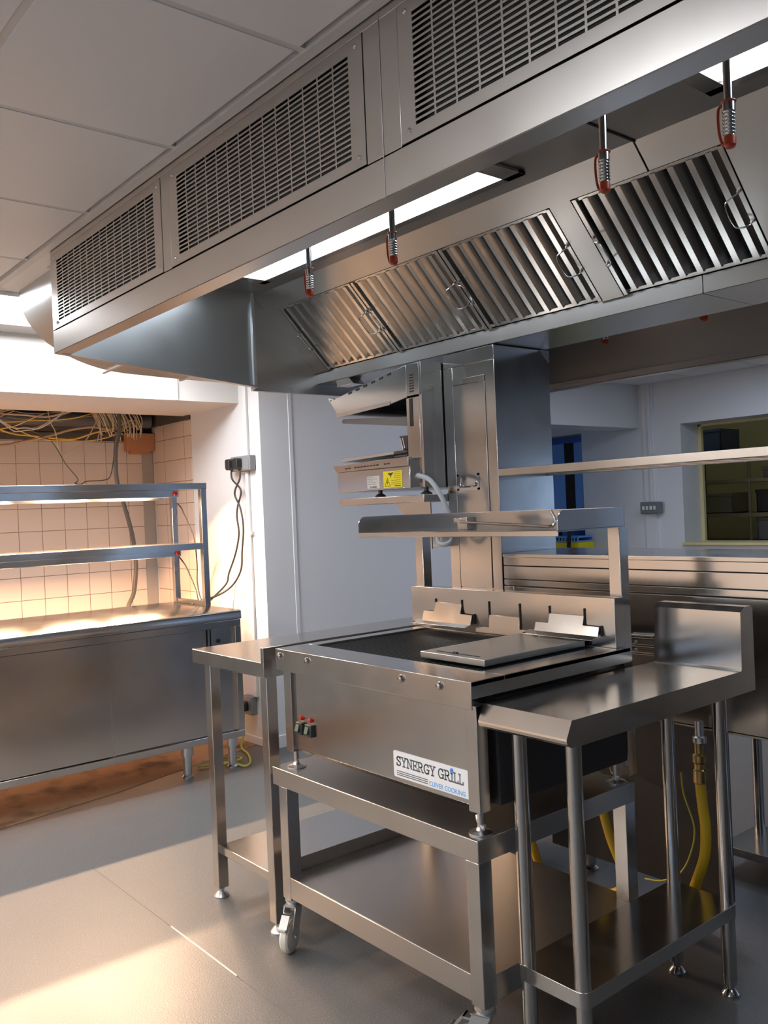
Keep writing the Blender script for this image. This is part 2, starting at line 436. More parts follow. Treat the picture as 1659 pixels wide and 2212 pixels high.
# sloping filter wall (v down the slope, w out of it)
DV, DW = Vector((0, .70, -.714)), Vector((0, -.714, -.70))
S0 = Vector((0, 2.14, 2.28))
def sp(u, v, w): return Vector((u, 0, 0)) + S0 + DV*v + DW*w
def sbox(b, u0, u1, v0, v1, w0, w1):
    r = bmesh.ops.create_cube(b, size=1)
    for q in r['verts']:
        q.co = sp((u0+u1)/2+q.co.x*(u1-u0), (v0+v1)/2+q.co.y*(v1-v0), (w0+w1)/2+q.co.z*(w1-w0))
def sprism(b, pts, v0, v1):
    """outline (u,w) swept down the slope"""
    a = [b.verts.new(sp(u, v0, w)) for u, w in pts]; c = [b.verts.new(sp(u, v1, w)) for u, w in pts]
    n = len(pts); fs = [b.faces.new(a), b.faces.new(c)]
    for i in range(n): fs.append(b.faces.new((a[i], a[(i+1) % n], c[(i+1) % n], c[i])))
    bmesh.ops.recalc_face_normals(b, faces=fs)
VL = .357
b = B(); sbox(b, -3.362, -1.395, -.098, -.002, .0, .002); sbox(b, -1.389, XR, -.098, -.002, .0, .002)
sbox(b, -3.362, -3.264, -.002, VL, .0, .002); sbox(b, -1.742, -1.664, -.002, VL, 0, .002); sbox(b, -1.172, XR, -.002, VL, 0, .002)
part('filter_wall', b, CANOPY, cn)
b = B(); box(b, -3.36, XR, 2.46, 2.60, 2.03, 2.345); part('plenum', b, DARK, cn)
# collecting trough
b = B()
for x0, x1 in ((-3.362, -1.3975), (-1.3945, XR)):
    box(b, x0, x1, 2.398, 2.401, 1.975, 2.028); box(b, x0, x1, 2.398, 2.69, 1.975, 1.978)
    box(b, x0, x1, 2.688, 2.691, 1.975, 2.06); box(b, x0, x1, 2.398, 2.412, 2.026, 2.030)
part('grease_trough', b, CANOPY, cn, bev=.001)
b = B(); box(b, -1.3975, -1.3945, 2.399, 2.69, 1.976, 2.027); part('trough_joint', b, DARK, cn)
# rear half
b = B(); prism(b, [(2.691, 2.03), (3.0, 2.345), (3.003, 2.345), (2.694, 2.03)], 'X', -3.36, XR); part('rear_filter_wall', b, CANOPY, cn)
b = B(); box(b, -3.36, XR, 3.818, 3.822, 1.985, 2.351); box(b, -3.36, XR, 3.765, 3.822, 1.985, 1.989); box(b, -3.36, XR, 3.765, 3.769, 1.985, 2.02)
part('rear_fascia', b, CANOPY, cn, bev=.001)
# recessed strip lights
def strip(x0, x1, hx, y0=1.66):
    y1 = y0+.325; b = B()
    for q in ((x0-.05, hx, y0, y0+.04), (x0-.05, hx, y1-.03, y1)): box(b, q[0], q[1], q[2], q[3], 2.336, 2.346)
    box(b, x0-.05, x0, y0, y1, 2.336, 2.346); box(b, x1, hx, y0, y1, 2.336, 2.346)
    l = obj('strip_light', b, STEEL, cn, bev=.001)
    b = B(); r = .035; pts = []
    for cx, cy, a in ((x1-r, y1-.03-r, 0), (x0+r, y1-.03-r, 90), (x0+r, y0+.04+r, 180), (x1-r, y0+.04+r, 270)):
        for k in range(5):
            t = math.radians(a+22.5*k); pts.append((cx+r*math.cos(t), cy+r*math.sin(t)))
    prism(b, pts, 'Z', 2.338, 2.3445); plabel(obj('diffuser', b, DIFF, l), 'glowing white diffuser')
strip(-3.08, -1.765, -1.70); strip(-1.065, .25, .31)
# grease cup and drain handle under the trough
b = B(); prism(b, [(-3.235, 2.012), (-3.16, 2.005), (-3.10, 1.945), (-3.222, 1.945)], 'Y', 2.405, 2.47)
plabel(part('grease_cup', b, STEEL, cn, bev=.002), 'small tapered grease cup')
b = B(); tube(b, [(-3.356, 2.408, 2.026), (-3.21, 2.408, 2.014)], .007, 10); part('drain_handle', b, ZINC, cn)
# curved galvanised duct housing at the canopy's left end
b = B(); prof = [(1.212, 2.365), (1.212, 2.35)]
for k in range(1, 15):
    t = k/14*PI/2; prof.append((1.212+.50*(1-math.cos(t)), 2.335-.29*math.sin(t)))
prof += [(2.0, 2.036), (2.3, 2.033)]
inner = [(y+.003, z+.003) for y, z in reversed(prof)]
prism(b, prof+inner, 'X', -3.83, -3.367)
dh = tag(obj('duct_housing', b, GALV), 'curved galvanised duct housing beside the left end of the canopy', 'duct')

# ends of threaded rods poking out under the end plate
for (x, y, z) in ((-3.70, 1.51, 2.02), (-3.76, 1.90, 2.02)):
    b = B(); tube(b, [(x, y, z), (x+.26, y-.005, z+.004)], .006, 10); tube(b, [(x, y+.02, z+.016), (x+.26, y+.015, z+.02)], .006, 10)
    obj('hanger_rod', b, ZINC, dh)


# baffle filters
def make_filter(x0, x1, label):
    t = thing('baffle_filter', label, 'grease filter', (x0, 2.14, 2.28), 'baffle filters in the canopy')
    L = x1-x0; f = .017; n = 8; p = (L-2*f)/n
    b = B()
    sbox(b, x0+.002, x0+f, .002, VL-.002, -.045, .003); sbox(b, x1-f, x1-.002, .002, VL-.002, -.045, .003)
    sbox(b, x0+f, x1-f, .002, .012, -.045, -.004); sbox(b, x0+f, x1-f, VL-.014, VL-.002, -.045, -.008)
    obj('frame', b, FILTER, t, bev=.001)
    for i in range(n):
        c = x0+f+p*(i+.5); b = B()
        sprism(b, [(c-.009, .001), (c+.009, .001), (c+.0195, -.030), (c+.018, -.030), (c+.008, -.0005), (c-.008, -.0005), (c-.018, -.030), (c-.0195, -.030)], .010, VL-.012)
        obj('baffle', b, FILTER, t)
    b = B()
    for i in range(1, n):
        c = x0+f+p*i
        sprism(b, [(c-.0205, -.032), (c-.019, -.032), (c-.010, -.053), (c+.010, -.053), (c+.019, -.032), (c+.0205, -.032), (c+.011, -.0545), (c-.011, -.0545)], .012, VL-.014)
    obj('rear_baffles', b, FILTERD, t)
    for s in (x0+.010, x1-.010):
        q = 1 if s < (x0+x1)/2 else -1
        b = B()
        tube(b, smooth_path([sp(s, .135, .004), sp(s, .135, .016), sp(s+q*.012, .137, .030), sp(s+q*.034, .150, .036), sp(s+q*.034, .215, .036), sp(s+q*.012, .228, .030), sp(s, .230, .016), sp(s, .230, .004)], 4), .0024, 8)
        for v in (.135, .230): cyl(b, sp(s, v, .002), sp(s, v, .010), .006, 10)
        obj('handle', b, CHROME, t)
    return t
make_filter(-3.262, -2.757, 'baffle filter at the far left end of the canopy')
make_filter(-2.755, -2.250, 'second baffle filter from the left, above the salamander grill')
make_filter(-2.248, -1.743, 'third baffle filter from the left, just before the blank strip')
make_filter(-1.662, -1.174, 'rightmost dark baffle filter, past the blank strip')

# fire-suppression drop pipes with nozzles and orange caps
def nozzle(x, y, ztop, zb, label, cap=True):
    t = thing('suppression_nozzle', label, 'nozzle', (x, y, ztop), 'drop pipes with capped nozzles')
    b = B(); cyl(b, (x, y, ztop), (x, y, zb+.085), .0082, 16); obj('pipe', b, CHROME, t)
    b = B(); pr = [(.0095, .085), (.0125, .083), (.0125, .066), (.0105, .064)]
    for k in range(6): pr += [(.0125, .060-.007*k), (.0100, .0565-.007*k)]
    pr += [(.0105, .016), (.004, .012)]
    lathe(b, (x, y, zb), pr, 16); obj('nozzle_body', b, CHROME, t)
    b = B(); lathe(b, (x, y, zb), [(.0105, .020), (.0115, .016), (.0115, .003), (.008, -.002), (.0005, -.003)], 16)
    tube(b, smooth_path([(x-.010, y-.002, zb+.083), (x-.019, y-.004, zb+.074), (x-.019, y-.004, zb+.035), (x-.013, y-.004, zb+.008), (x-.004, y-.002, zb+.002)], 5), .0028, 8)
    tube(b, [(x+.0125*math.cos(a), y+.0125*math.sin(a), zb+.085) for a in [2*PI*k/14 for k in range(14)]], .0024, 6, closed=True)
    obj('cap', b, ORANGE, t)
    return t
nozzle(-2.262, 1.6, 2.345, 2.056, 'drop pipe with red-capped nozzle under the left end of the long strip light')
nozzle(-1.857, 1.6, 2.345, 2.059, 'drop pipe with red-capped nozzle under the middle of the long strip light')
nozzle(-1.150, 1.6, 2.345, 2.044, 'drop pipe with orange-capped nozzle right of the long strip light')
nozzle(-.863, 1.6, 2.345, 2.042, 'drop pipe with orange-capped nozzle at the picture edge beside the second strip light')
nozzle(-2.330, 3.2, 2.345, 2.056, 'small red-capped nozzle behind the trough, nearer the service column')
nozzle(-1.860, 3.2, 2.345, 2.068, 'small red-capped nozzle behind the trough, farther right of the column')

# ceiling light panel by the beam
t = thing('ceiling_light', 'bright recessed ceiling panel light left of the canopy', 'ceiling light', (-4.15, 1.5, 2.36))
b = B()
for q in ((-4.46,-4.43,.85,2.1),(-3.88,-3.862,.85,2.1),(-4.43,-3.88,.85,.88),(-4.43,-3.88,2.07,2.1)): box(b, *q, 2.350, 2.3655)
obj('frame', b, WHITEP, t, bev=.002)
b = B(); box(b, -4.43, -3.88, .88, 2.07, 2.354, 2.3645); obj('diffuser', b, DIFF2, t)
for i, (x, y) in enumerate(((-2.0, -1.95), (-1.3, -.2), (-3.3, -1.95), (-4.25, -1.95), (-3.1, 4.4), (-2.9, 5.5))):  # panels added out of view to brighten walls and steel
    t = thing('ceiling_light', ('added unseen ceiling panel light behind the viewpoint on the left', 'added unseen ceiling panel light in front of the canopy above the picture', 'added unseen ceiling panel light left of the viewpoint', 'added unseen ceiling panel light nearest the serving recess behind the viewpoint', 'added unseen ceiling panel light beyond the canopy near the left wall', 'added unseen ceiling panel light beyond the canopy before the far door')[i], 'ceiling light', (x, y, 2.35))
    b = B()
    for q in ((x-.3,x+.3,y-.3,y-.28),(x-.3,x+.3,y+.28,y+.3),(x-.3,x-.28,y-.28,y+.28),(x+.28,x+.3,y-.28,y+.28)): box(b, *q, 2.338, 2.3515)
    obj('frame', b, WHITEP, t, bev=.002)
    b = B(); box(b, x-.28, x+.28, y-.28, y+.28, 2.341, 2.3515); obj('diffuser', b, DIFF3 if y > 4 else DIFF4 if y < -1 else DIFF2, t)

# ------------------------------------------------------------------ service column
t = thing('service_column', 'upright stainless service column between counter and canopy', 'service column', (-2.38, 2.55, 0))
b = B(); box(b, -2.51, -2.245, 2.403, 2.712, .12, 1.972); obj('body', b, STEELV, t, bev=.002)
b = B(); box(b, -2.515, -2.243, 2.398, 2.404, 1.918, 1.972); box(b, -2.515, -2.464, 2.398, 2.404, 1.0, 1.918); box(b, -2.291, -2.243, 2.398, 2.404, 1.0, 1.918)
box(b, -2.464, -2.291, 2.399, 2.404, 1.0, 1.064); obj('front_frame', b, STEELV, t, bev=.0015)
b = B(); box(b, -2.461, -2.294, 2.3965, 2.402, 1.070, 1.846); box(b, -2.461, -2.294, 2.393, 2.402, 1.846, 1.868)
dp = obj('access_panel', b, STEELV, t, bev=.0012)
b = B()
x0, x1, z0, z1 = -2.458, -2.340, 1.440, 1.503
for q in ((x0,x1,z0,z0+.008),(x0,x1,z1-.008,z1),(x0,x0+.010,z0,z1),(x1-.010,x1,z0,z1)): box(b, q[0], q[1], 2.3945, 2.3975, q[2], q[3])
box(b, x0+.010, x1-.010, 2.3960, 2.3972, z0+.008, z1-.008)
tube(b, smooth_path([(x0+.022, 2.396, z1-.014), (x0+.022, 2.390, z0+.018), (x0+.035, 2.389, z0+.014), (x1-.025, 2.389, z0+.016), (x1-.016, 2.393, z0+.03)], 4), .0032, 8)
plabel(obj('pull_handle', b, CHROME, dp), 'recessed flush pull handle')
b = B(); prism(b, [(2.66, 1.972), (2.712, 1.972), (2.712, 1.925)], 'X', -2.2448, -2.2425); obj('gusset', b, ZINC, t)

# ------------------------------------------------------------------ pass counter (spine) and slatted pass shelf
t = thing('pass_counter', 'tall stainless pass counter clad with horizontal strips behind the grill', 'counter', (-1.2, 2.58, 0))
X0, X1 = -2.238, .62
b = B(); box(b, X0, X1, 2.396, 2.765, 1.186, 1.200); obj('counter_top', b, STEEL, t, bev=.002)
b = B()
for z0, z1 in ((1.157, 1.186), (1.108, 1.1535), (1.084, 1.1045)): box(b, X0, X1, 2.400, 2.404, z0, z1)
box(b, X0, -2.19, 2.399, 2.404, 1.02, 1.081)
obj('cladding_strips', b, STEEL, t, bev=.001)
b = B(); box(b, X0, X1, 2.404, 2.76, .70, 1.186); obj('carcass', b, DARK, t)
b = B(); box(b, -2.188, X1, 2.402, 2.406, .685, 1.079); box(b, X0, X1, 2.402, 2.76, .680, .690); obj('lower_panel', b, STEEL, t, bev=.001)
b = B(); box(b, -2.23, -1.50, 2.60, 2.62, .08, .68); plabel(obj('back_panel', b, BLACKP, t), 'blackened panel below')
for x in (-2.1, .4):
    b = B(); cyl(b, (x, 2.66, .02), (x, 2.66, .69), .02); lathe(b, (x, 2.66, 0), [(.028, 0), (.028, .006), (.012, .02)], 20); obj('leg', b, TUBE, t)
t = thing('pass_shelf', 'slatted stainless pass shelf reaching right from the service column', 'shelf', (-1.0, 2.55, 1.49))
b = B(); box(b, -2.243, .62, 2.398, 2.425, 1.484, 1.512); box(b, -2.243, .62, 2.675, 2.70, 1.484, 1.512)
obj('front_rail', b, STEEL, t, bev=.002)
x = -2.2
while x < .6:
    b = B(); box(b, x, x+.055, 2.425, 2.675, 1.492, 1.509); obj('slat', b, STEEL, t, bev=.001); x += .085
b = B(); box(b, .52, .56, 2.52, 2.56, 1.2005, 1.484); obj('post', b, STEELV, t)
t = thing('rear_table', 'table with a tubular leg standing behind the pass counter', 'table', (-1.2, 3.3, 0))
b = B(); box(b, -1.79, .4, 3.0, 3.30, .86, .90); obj('table_top', b, STEEL, t, bev=.002)
b = B(); box(b, -1.77, .4, 3.0, 3.28, .06, .09); obj('lower_shelf', b, STEEL, t, bev=.002)
for x in (-1.745, .35):
    b = B(); cyl(b, (x, 3.25, .02), (x, 3.25, .86), .019); lathe(b, (x, 3.25, 0), [(.026, 0), (.026, .006), (.012, .022)], 20); obj('leg', b, TUBE, t)

# ------------------------------------------------------------------ salamander grill on its bracket
t = thing('salamander_grill', 'stainless lift-top salamander grill on a bracket beside the service column', 'salamander grill', (-2.8, 2.5, 1.43))
Y0, Y1 = 2.28, 2.80
b = B(); prism(b, [(-3.074, 1.868), (-2.602, 1.942), (-2.602, 1.815), (-2.70, 1.800), (-3.070, 1.786)], 'Y', Y0, Y1)
hd = obj('lift_hood', b, STEEL, t, bev=.002)
b = B(); prism(b, [(-3.066, 1.800), (-2.703, 1.812), (-2.703, 1.797), (-3.066, 1.782)], 'Y', Y0-.003, Y0+.001); obj('hood_lip', b, CANOPY, hd)
for k in range(6):
    b = B(); x = -2.975 + .052*k; z = 1.872 + .0082*k
    prism(b, [(x, z), (x+.024, z+.0038), (x+.024, z+.0118), (x, z+.008)], 'Y', Y0-.0015, Y0+.001)
    obj('vent_slot', b, DARK, hd)
b = B(); box(b, -2.597, -2.524, Y0-.004, 2.42, 1.818, 1.940); g = obj('motor_cover', b, STEELV, hd, bev=.0015)
for k in range(7):
    b = B(); box(b, -2.579, -2.555, Y0-.0055, Y0-.003, 1.831+.0105*k, 1.8365+.0105*k); obj('louvre', b, DARK, g)
b = B(); prism(b, [(-3.128, 1.872), (-3.118, 1.876), (-3.074, 1.862), (-3.074, 1.81)], 'Y', Y0+.004, Y0+.010); cyl(b, (-3.113, Y0+.001, 1.866), (-3.113, Y0+.013, 1.866), .006, 12)
obj('handle_bracket', b, STEEL, hd)
b = B(); tube(b, [(-3.113, Y0+.01, 1.866), (-3.113, Y1-.01, 1.866)], .008, 12); obj('front_handle', b, CHROME, hd)
b = B(); prism(b, [(-3.058, 1.766), (-3.046, 1.777), (-2.62, 1.742), (-2.62, 1.705), (-3.05, 1.758)], 'Y', Y0+.02, Y1-.02); obj('heat_shield', b, GREYP, t)
b = B(); box(b, -2.612, -2.535, Y0+.004, Y1, 1.575, 1.812); obj('back_column', b, STEELV, t, bev=.002)
b = B(); box(b, -2.592, -2.574, Y0+.002, Y0+.006, 1.70, 1.808); obj('lift_slot', b, DARK, t)
b = B(); box(b, -2.535, -2.521, Y0+.004, Y1, 1.46, 1.945); obj('rear_cover', b, STEELV, t, bev=.001)
b = B(); box(b, -3.078, -2.602, Y0, Y1, 1.459, 1.547); obj('lower_body', b, STEEL, t, bev=.002)
b = B(); prism(b, [(-3.101, 1.577), (-2.602, 1.584), (-2.602, 1.5475), (-3.079, 1.5475)], 'Y', Y0-.006, Y1); cb = obj('rim', b, STEEL, t, bev=.0015)
b = B()
for x in (-3.012, -2.990, -2.948, -2.927, -2.906, -2.885, -2.864, -2.843, -2.822, -2.801, -2.752, -2.731): box(b, x, x+.014, Y0-.0072, Y0-.005, 1.5575+.01*(x+3.05), 1.5625+.01*(x+3.05))
obj('rim_slots', b, DARK, cb)
b = B(); prism(b, [(-2.602, 2.281), (-2.522, 2.385), (-2.522, Y1), (-2.602, Y1)], 'Z', 1.459, 1.576); obj('rear_housing', b, STEELV, t, bev=.0015)
b = B(); prism(b, [(-3.088, 1.607), (-2.70, 1.613), (-2.70, 1.602), (-3.085, 1.592)], 'Y', Y0+.03, Y1-.03); obj('grid_plate', b, CAST, t, bev=.002)
b = B()
for (xx, zz) in ((-2.702, 1.588), (-2.702, 1.603)): tube(b, [(xx, Y0+.012, zz), (xx+.085, Y0+.012, zz+.002)], .007, 10)
obj('grid_handle', b, BLACK, t)
b = B(); prism(b, [(-2.668, 1.668), (-2.622, 1.668), (-2.622, 1.612), (-2.647, 1.612)], 'Y', Y0+.01, Y0+.02); h = obj('lift_grip', b, BLACK, t, bev=.001)
b = B()
for x in (-2.652, -2.640): tube(b, [(x-.006, Y0+.009, 1.66), (x+.004, Y0+.009, 1.618)], .0028, 8)
obj('grip_wire', b, CHROME, h)
for x in (-2.85, -2.565):
    for y in (2.33, 2.74):
        b = B(); lathe(b, (x, y, 1.4325), [(.024, 0), (.022, .006), (.009, .014), (.009, .028)], 18); obj('foot', b, BLACK, t)
b = B(); prism(b, [(-2.765, 1.533), (-2.649, 1.533), (-2.649, 1.467), (-2.765, 1.467)], 'Y', Y0-.0012, Y0-.0001); w = plabel(obj('warning_label', b, YELLOWS, t), 'yellow electrical warning label')
b = B()
tri = [(-2.756, 1.473), (-2.7225, 1.473), (-2.739, 1.507)]
for a, c in zip(tri, tri[1:]+tri[:1]): tube(b, [(a[0], Y0-.0014, a[1]), (c[0], Y0-.0014, c[1])], .0011, 6)
prism(b, [(-2.738, 1.499), (-2.743, 1.487), (-2.740, 1.487), (-2.741, 1.477), (-2.735, 1.490), (-2.7385, 1.490)], 'Y', Y0-.0022, Y0-.001)
prism(b, [(-2.738, 1.525), (-2.700, 1.527), (-2.716, 1.513), (-2.722, 1.513)], 'Y', Y0-.0018, Y0-.001); box(b, -2.722, -2.719, Y0-.0018, Y0-.001, 1.505, 1.513)
for k in range(4): box(b, -2.697, -2.656, Y0-.0018, Y0-.001, 1.5265-.0075*k, 1.5278-.0075*k)
for k in range(3): box(b, -2.716, -2.656, Y0-.0018, Y0-.001, 1.4945-.0075*k, 1.4958-.0075*k)
box(b, -2.695, -2.658, Y0-.0018, Y0-.001, 1.4715, 1.4745)
obj('print', b, INK, w)
b = B(); box(b, -2.872, -2.791, Y0-.0012, Y0-.0001, 1.468, 1.519); w = plabel(obj('rating_plate', b, PAPER, t), 'grey rating plate')
b = B()
for k in range(5): box(b, -2.868, -2.868+random.uniform(.03, .07), Y0-.0018, Y0-.001, 1.513-.007*k, 1.5142-.007*k)
for k in range(14): box(b, -2.852+.0032*k, -2.852+.0032*k+random.choice((.0009, .0018)), Y0-.0018, Y0-.001, 1.471, 1.477)
obj('print', b, INK, w)
b = B(); lathe(b, (-2.560, 2.330, 1.503), [(.024, .01), (.024, -.022), (.014, -.03), (.009, -.032)], 18, 'Y'); obj('cable_gland', b, BLACK, t)
b = B()
for x, z in ((-2.69, 1.462), (-2.64, 1.463), (-2.785, 1.494)): lathe(b, (x, Y0, z), [(.0035, 0), (.0035, -.001), (.001, -.0025)], 10, 'Y')
obj('screws', b, CHROME, t)
t = thing('wall_bracket', 'stainless bracket shelf fixed to the column under the salamander grill', 'bracket shelf', (-2.75, 2.5, 1.40))
b = B(); box(b, -3.057, -2.517, 2.272, 2.82, 1.4025, 1.4315); obj('shelf_tray', b, STEEL, t, bev=.002)
for y in (2.30, 2.78):
    b = B(); prism(b, [(-2.72, 1.4025), (-2.514, 1.4025), (-2.514, 1.22), (-2.535, 1.22)], 'Y', y, y+.006); obj('gusset', b, STEELV, t)
b = B(); tube(b, smooth_path([(-2.560, 2.300, 1.503), (-2.540, 2.27, 1.505), (-2.47, 2.262, 1.485), (-2.425, 2.27, 1.43), (-2.40, 2.285, 1.36), (-2.395, 2.30, 1.30), (-2.41, 2.31, 1.255), (-2.44, 2.30, 1.238), (-2.475, 2.30, 1.245), (-2.485, 2.31, 1.275), (-2.46, 2.33, 1.30), (-2.5, 2.37, 1.27)], 6), .0095, 10)
tag(obj('power_cable', b, CABLE), 'grey power cable hanging in a loop from the salamander grill', 'cable')
b = B(); box(b, -2.588, -2.508, 2.345, 2.397, 1.225, 1.30)
tag(obj('junction_box', b, WHITEP, bev=.004), 'white junction box behind the cable loop beside the column', 'junction box')

# ------------------------------------------------------------------ chargrill on its stand
gr = thing('chargrill', 'large stainless countertop chargrill with a dark cooking grate and white nameplate', 'grill', (-1.95, 1.8, .572))
GX0, GX1, GZ = -2.392, -1.520, .955
b = B(); box(b, -2.335, -1.574, 1.532, 2.13, .640, .90); obj('body', b, STEEL, gr, bev=.002)
b = B(); prism(b, [(1.552, .622), (1.532, .640), (2.13, .640), (2.13, .622)], 'X', -2.335, -1.574); obj('drip_edge', b, STEEL, gr, bev=.001)
b = B(); box(b, -1.574, -1.535, 1.60, 2.13, .63, .90); plabel(obj('side_panel', b, BLACKP, gr), 'side panel with shade painted black')  # shade under the next table is put into this black
# hob top with cut-out
b = B()
for q in ((GX0, GX1, 1.500, 1.617), (GX0, -2.343, 1.617, 2.10), (-1.60, GX1, 1.617, 2.10), (GX0, GX1, 2.098, 2.145)): box(b, q[0], q[1], q[2], q[3], GZ-.012, GZ)
box(b, GX0, GX1, 1.498, 1.502, .887, GZ); box(b, GX1-.004, GX1, 1.500, 2.145, .913, GZ); box(b, GX0, GX0+.004, 1.500, 2.145, .90, GZ)
obj('hob_top', b, STEEL, gr, bev=.0012)
b = B(); box(b, -2.343, -1.60, 1.617, 2.10, .92, .925)
obj('grate_well', b, DARK, gr)
b = B(); n = 46
for k in range(n):
    x = -2.340 + (.738)*k/n; prism(b, [(x, .935), (x+.011, .935), (x+.008, .949), (x+.003, .949)], 'Y', 1.620, 2.098)
obj('cooking_grate', b, GRATE, gr)
for x in (-2.364, -2.213, -1.778, -1.630):
    b = B(); lathe(b, (x, 1.498, .934), [(.0115, 0), (.0110, -.004), (.0075, -.0085), (.0005, -.010)], 18, 'Y'); obj('dome_bolt', b, CHROME, gr)
# legs
def gleg(x0, x1, y0, y1, m):
    b = B(); box(b, x0, x1, y0, y1, .625, .89); l = obj('leg', b, m, gr, bev=.001)
    cx, cy = (x0+x1)/2, (y0+y1)/2
    b = B(); cyl(b, (cx, cy, .580), (cx, cy, .626), .008, 14); lathe(b, (cx, cy, .5705), [(.030, 0), (.030, .003), (.012, .008), (.009, .016)], 22)
    for a in (-.5, 2.6):
        c, s = math.cos(a), math.sin(a)
        tube(b, smooth_path([(cx+.006*c, cy+.006*s, .590), (cx+.026*c, cy+.026*s, .591), (cx+.036*c, cy+.036*s, .602)], 4), .004, 8)
    obj('screw_foot', b, ZINC, l)
gleg(-2.400, -2.360, 1.53, 1.575, STEELV); gleg(-1.575, -1.536, 1.528, 1.565, STEELV); gleg(-2.400, -2.360, 2.08, 2.12, STEELV); gleg(-1.575, -1.536, 2.08, 2.12, STEELV)
# controls
for x in (-2.312, -2.262):
    b = B(); lathe(b, (x+.006, 1.532, .742), [(.0072, 0), (.0072, -.004), (.0056, -.008), (.0003, -.010)], 16, 'Y'); plabel(obj('indicator_lamp', b, RED, gr), 'small red indicator lamp')
    b = B(); box(b, x-.016, x+.018, 1.520, 1.533, .690, .729); s = plabel(obj('switch', b, BLACK, gr, bev=.003), 'black switch')
    b = B(); prism(b, [(1.521, .698), (1.512, .701), (1.519, .722), (1.521, .722)], 'X', x-.012, x+.006); plabel(obj('rocker', b, GREEN, s, bev=.001), 'green rocker')
# splash back with heat deflectors
b = B(); box(b, -2.418, -1.537, 2.102, 2.146, .955, 1.099); obj('splashback', b, STEEL, gr, bev=.0015)
def deflector(pts, ledge, m=STEEL):
    b = B(); prism(b, pts, 'Y', 2.0985, 2.1015); zt = max(p[1] for p in pts)
    for v in b.verts: v.co.y -= (zt-v.co.z)*(.29 if ledge else .10)
    if ledge:
        x0, x1, z = ledge; prism(b, [(2.090, z+.001), (2.055, z-.008), (2.055, z-.010), (2.090, z-.002)], 'X', x0, x1)
    o = obj('deflector', b, m, gr, bev=.0005)
    return o
deflector([(-2.341,.982),(-2.341,1.016),(-2.287,1.016),(-2.287,1.049),(-2.157,1.048),(-2.157,1.016),(-2.101,1.014),(-2.101,.982)], (-2.374, -2.103, .984))
deflector([(-2.09,.960),(-2.09,.978),(-2.03,.978),(-2.03,1.020),(-1.898,1.020),(-1.898,.982),(-1.835,.982),(-1.835,.960)], None)
deflector([(-1.825,.985),(-1.825,1.013),(-1.775,1.013),(-1.775,1.042),(-1.645,1.042),(-1.645,1.015),(-1.586,1.014),(-1.586,.985)], (-1.852, -1.588, .988))
b = B()
for x, z0, z1 in ((-2.288,1.046,1.060),(-2.158,1.010,1.062),(-2.100,.985,1.018),(-2.031,1.010,1.064),(-1.897,.984,1.064),(-1.776,1.038,1.064),(-1.644,1.012,1.064),(-1.585,.986,1.017),(-1.836,.968,.985)):
    b = B(); box(b, x-.0018, x+.0018, 2.0978, 2.103, z0, z1); obj('splash_slot', b, DARK, gr)
# nameplate
PX0, PX1, PZ0, PZ1, PY = -1.864, -1.577, .652, .7235, 1.5315
b = B(); r = .006; pts = [(PX1, PZ1), (PX0+r, PZ1)]
pts += [(PX0+r-r*math.sin(a), PZ1-r+r*math.cos(a)) for a in (.5, 1.05, 1.57)]
pts += [(PX0+r-r*math.cos(a), PZ0+r-r*math.sin(a)) for a in (0, .5, 1.05, 1.57)] + [(PX1, PZ0)]
prism(b, pts, 'Y', PY-.0012, PY); npl = plabel(obj('nameplate', b, PLATE, gr), 'white nameplate reading SYNERGY GRILL CLEVER COOKING')
def arc(cx, cy, rx, ry, a0, a1, n=9): return [(cx+rx*math.cos(math.radians(a0+(a1-a0)*k/n)), cy+ry*math.sin(math.radians(a0+(a1-a0)*k/n))) for k in range(n+1)]
SER = {  # slab letters: (advance, strokes)
 'S': (.68, [arc(.33,.735,.23,.205,25,270)+arc(.33,.275,.25,.215,90,-155), [(.55,.72),(.55,.98)], [(.09,.04),(.09,.30)]]),
 'Y': (.76, [[(.12,.94),(.38,.46),(.38,.05)], [(.64,.94),(.38,.46)], [(0,.95),(.26,.95)], [(.50,.95),(.76,.95)], [(.22,.05),(.54,.05)]]),
 'N': (.80, [[(.16,.05),(.16,.95)], [(.16,.93),(.64,.08)], [(.64,.05),(.64,.95)], [(.02,.95),(.20,.95)], [(.50,.95),(.78,.95)], [(.02,.05),(.30,.05)]]),
 'E': (.70, [[(.16,.05),(.16,.95)], [(.02,.95),(.60,.95),(.60,.72)], [(.16,.5),(.46,.5)], [(.46,.38),(.46,.62)], [(.02,.05),(.62,.05),(.62,.28)]]),
 'R': (.78, [[(.16,.05),(.16,.95)], [(.02,.95),(.40,.95)]+arc(.40,.72,.20,.23,90,-90,7)+[(.16,.49)], [(.40,.49),(.64,.05)], [(.02,.05),(.30,.05)], [(.58,.05),(.76,.05)]]),
 'G': (.80, [arc(.40,.5,.31,.45,45,360,14)[:13]+[(.68,.2)], [(.46,.44),(.76,.44)], [(.66,.44),(.66,.06)], [(.63,.74),(.63,.97)]]),
 'I': (.38, [[(.19,.05),(.19,.80)], [(.04,.80),(.26,.80)], [(.02,.05),(.36,.05)]]),
 'L': (.62, [[(.16,.05),(.16,.95)], [(.02,.95),(.24,.95)], [(.02,.05),(.54,.05),(.54,.26)]]),
 ' ': (.30, [])}
def stroke(b, a, c, w, y0, y1):
    d = Vector((c[0]-a[0], c[1]-a[1])); L = d.length
    if L < 1e-6: return
    d /= L; n = Vector((-d.y, d.x))*w/2; e = d*w*.32
    A, Cc = Vector(a)-e, Vector(c)+e
    prism(b, [tuple(A+n), tuple(A-n), tuple(Cc-n), tuple(Cc+n)], 'Y', y0, y1)
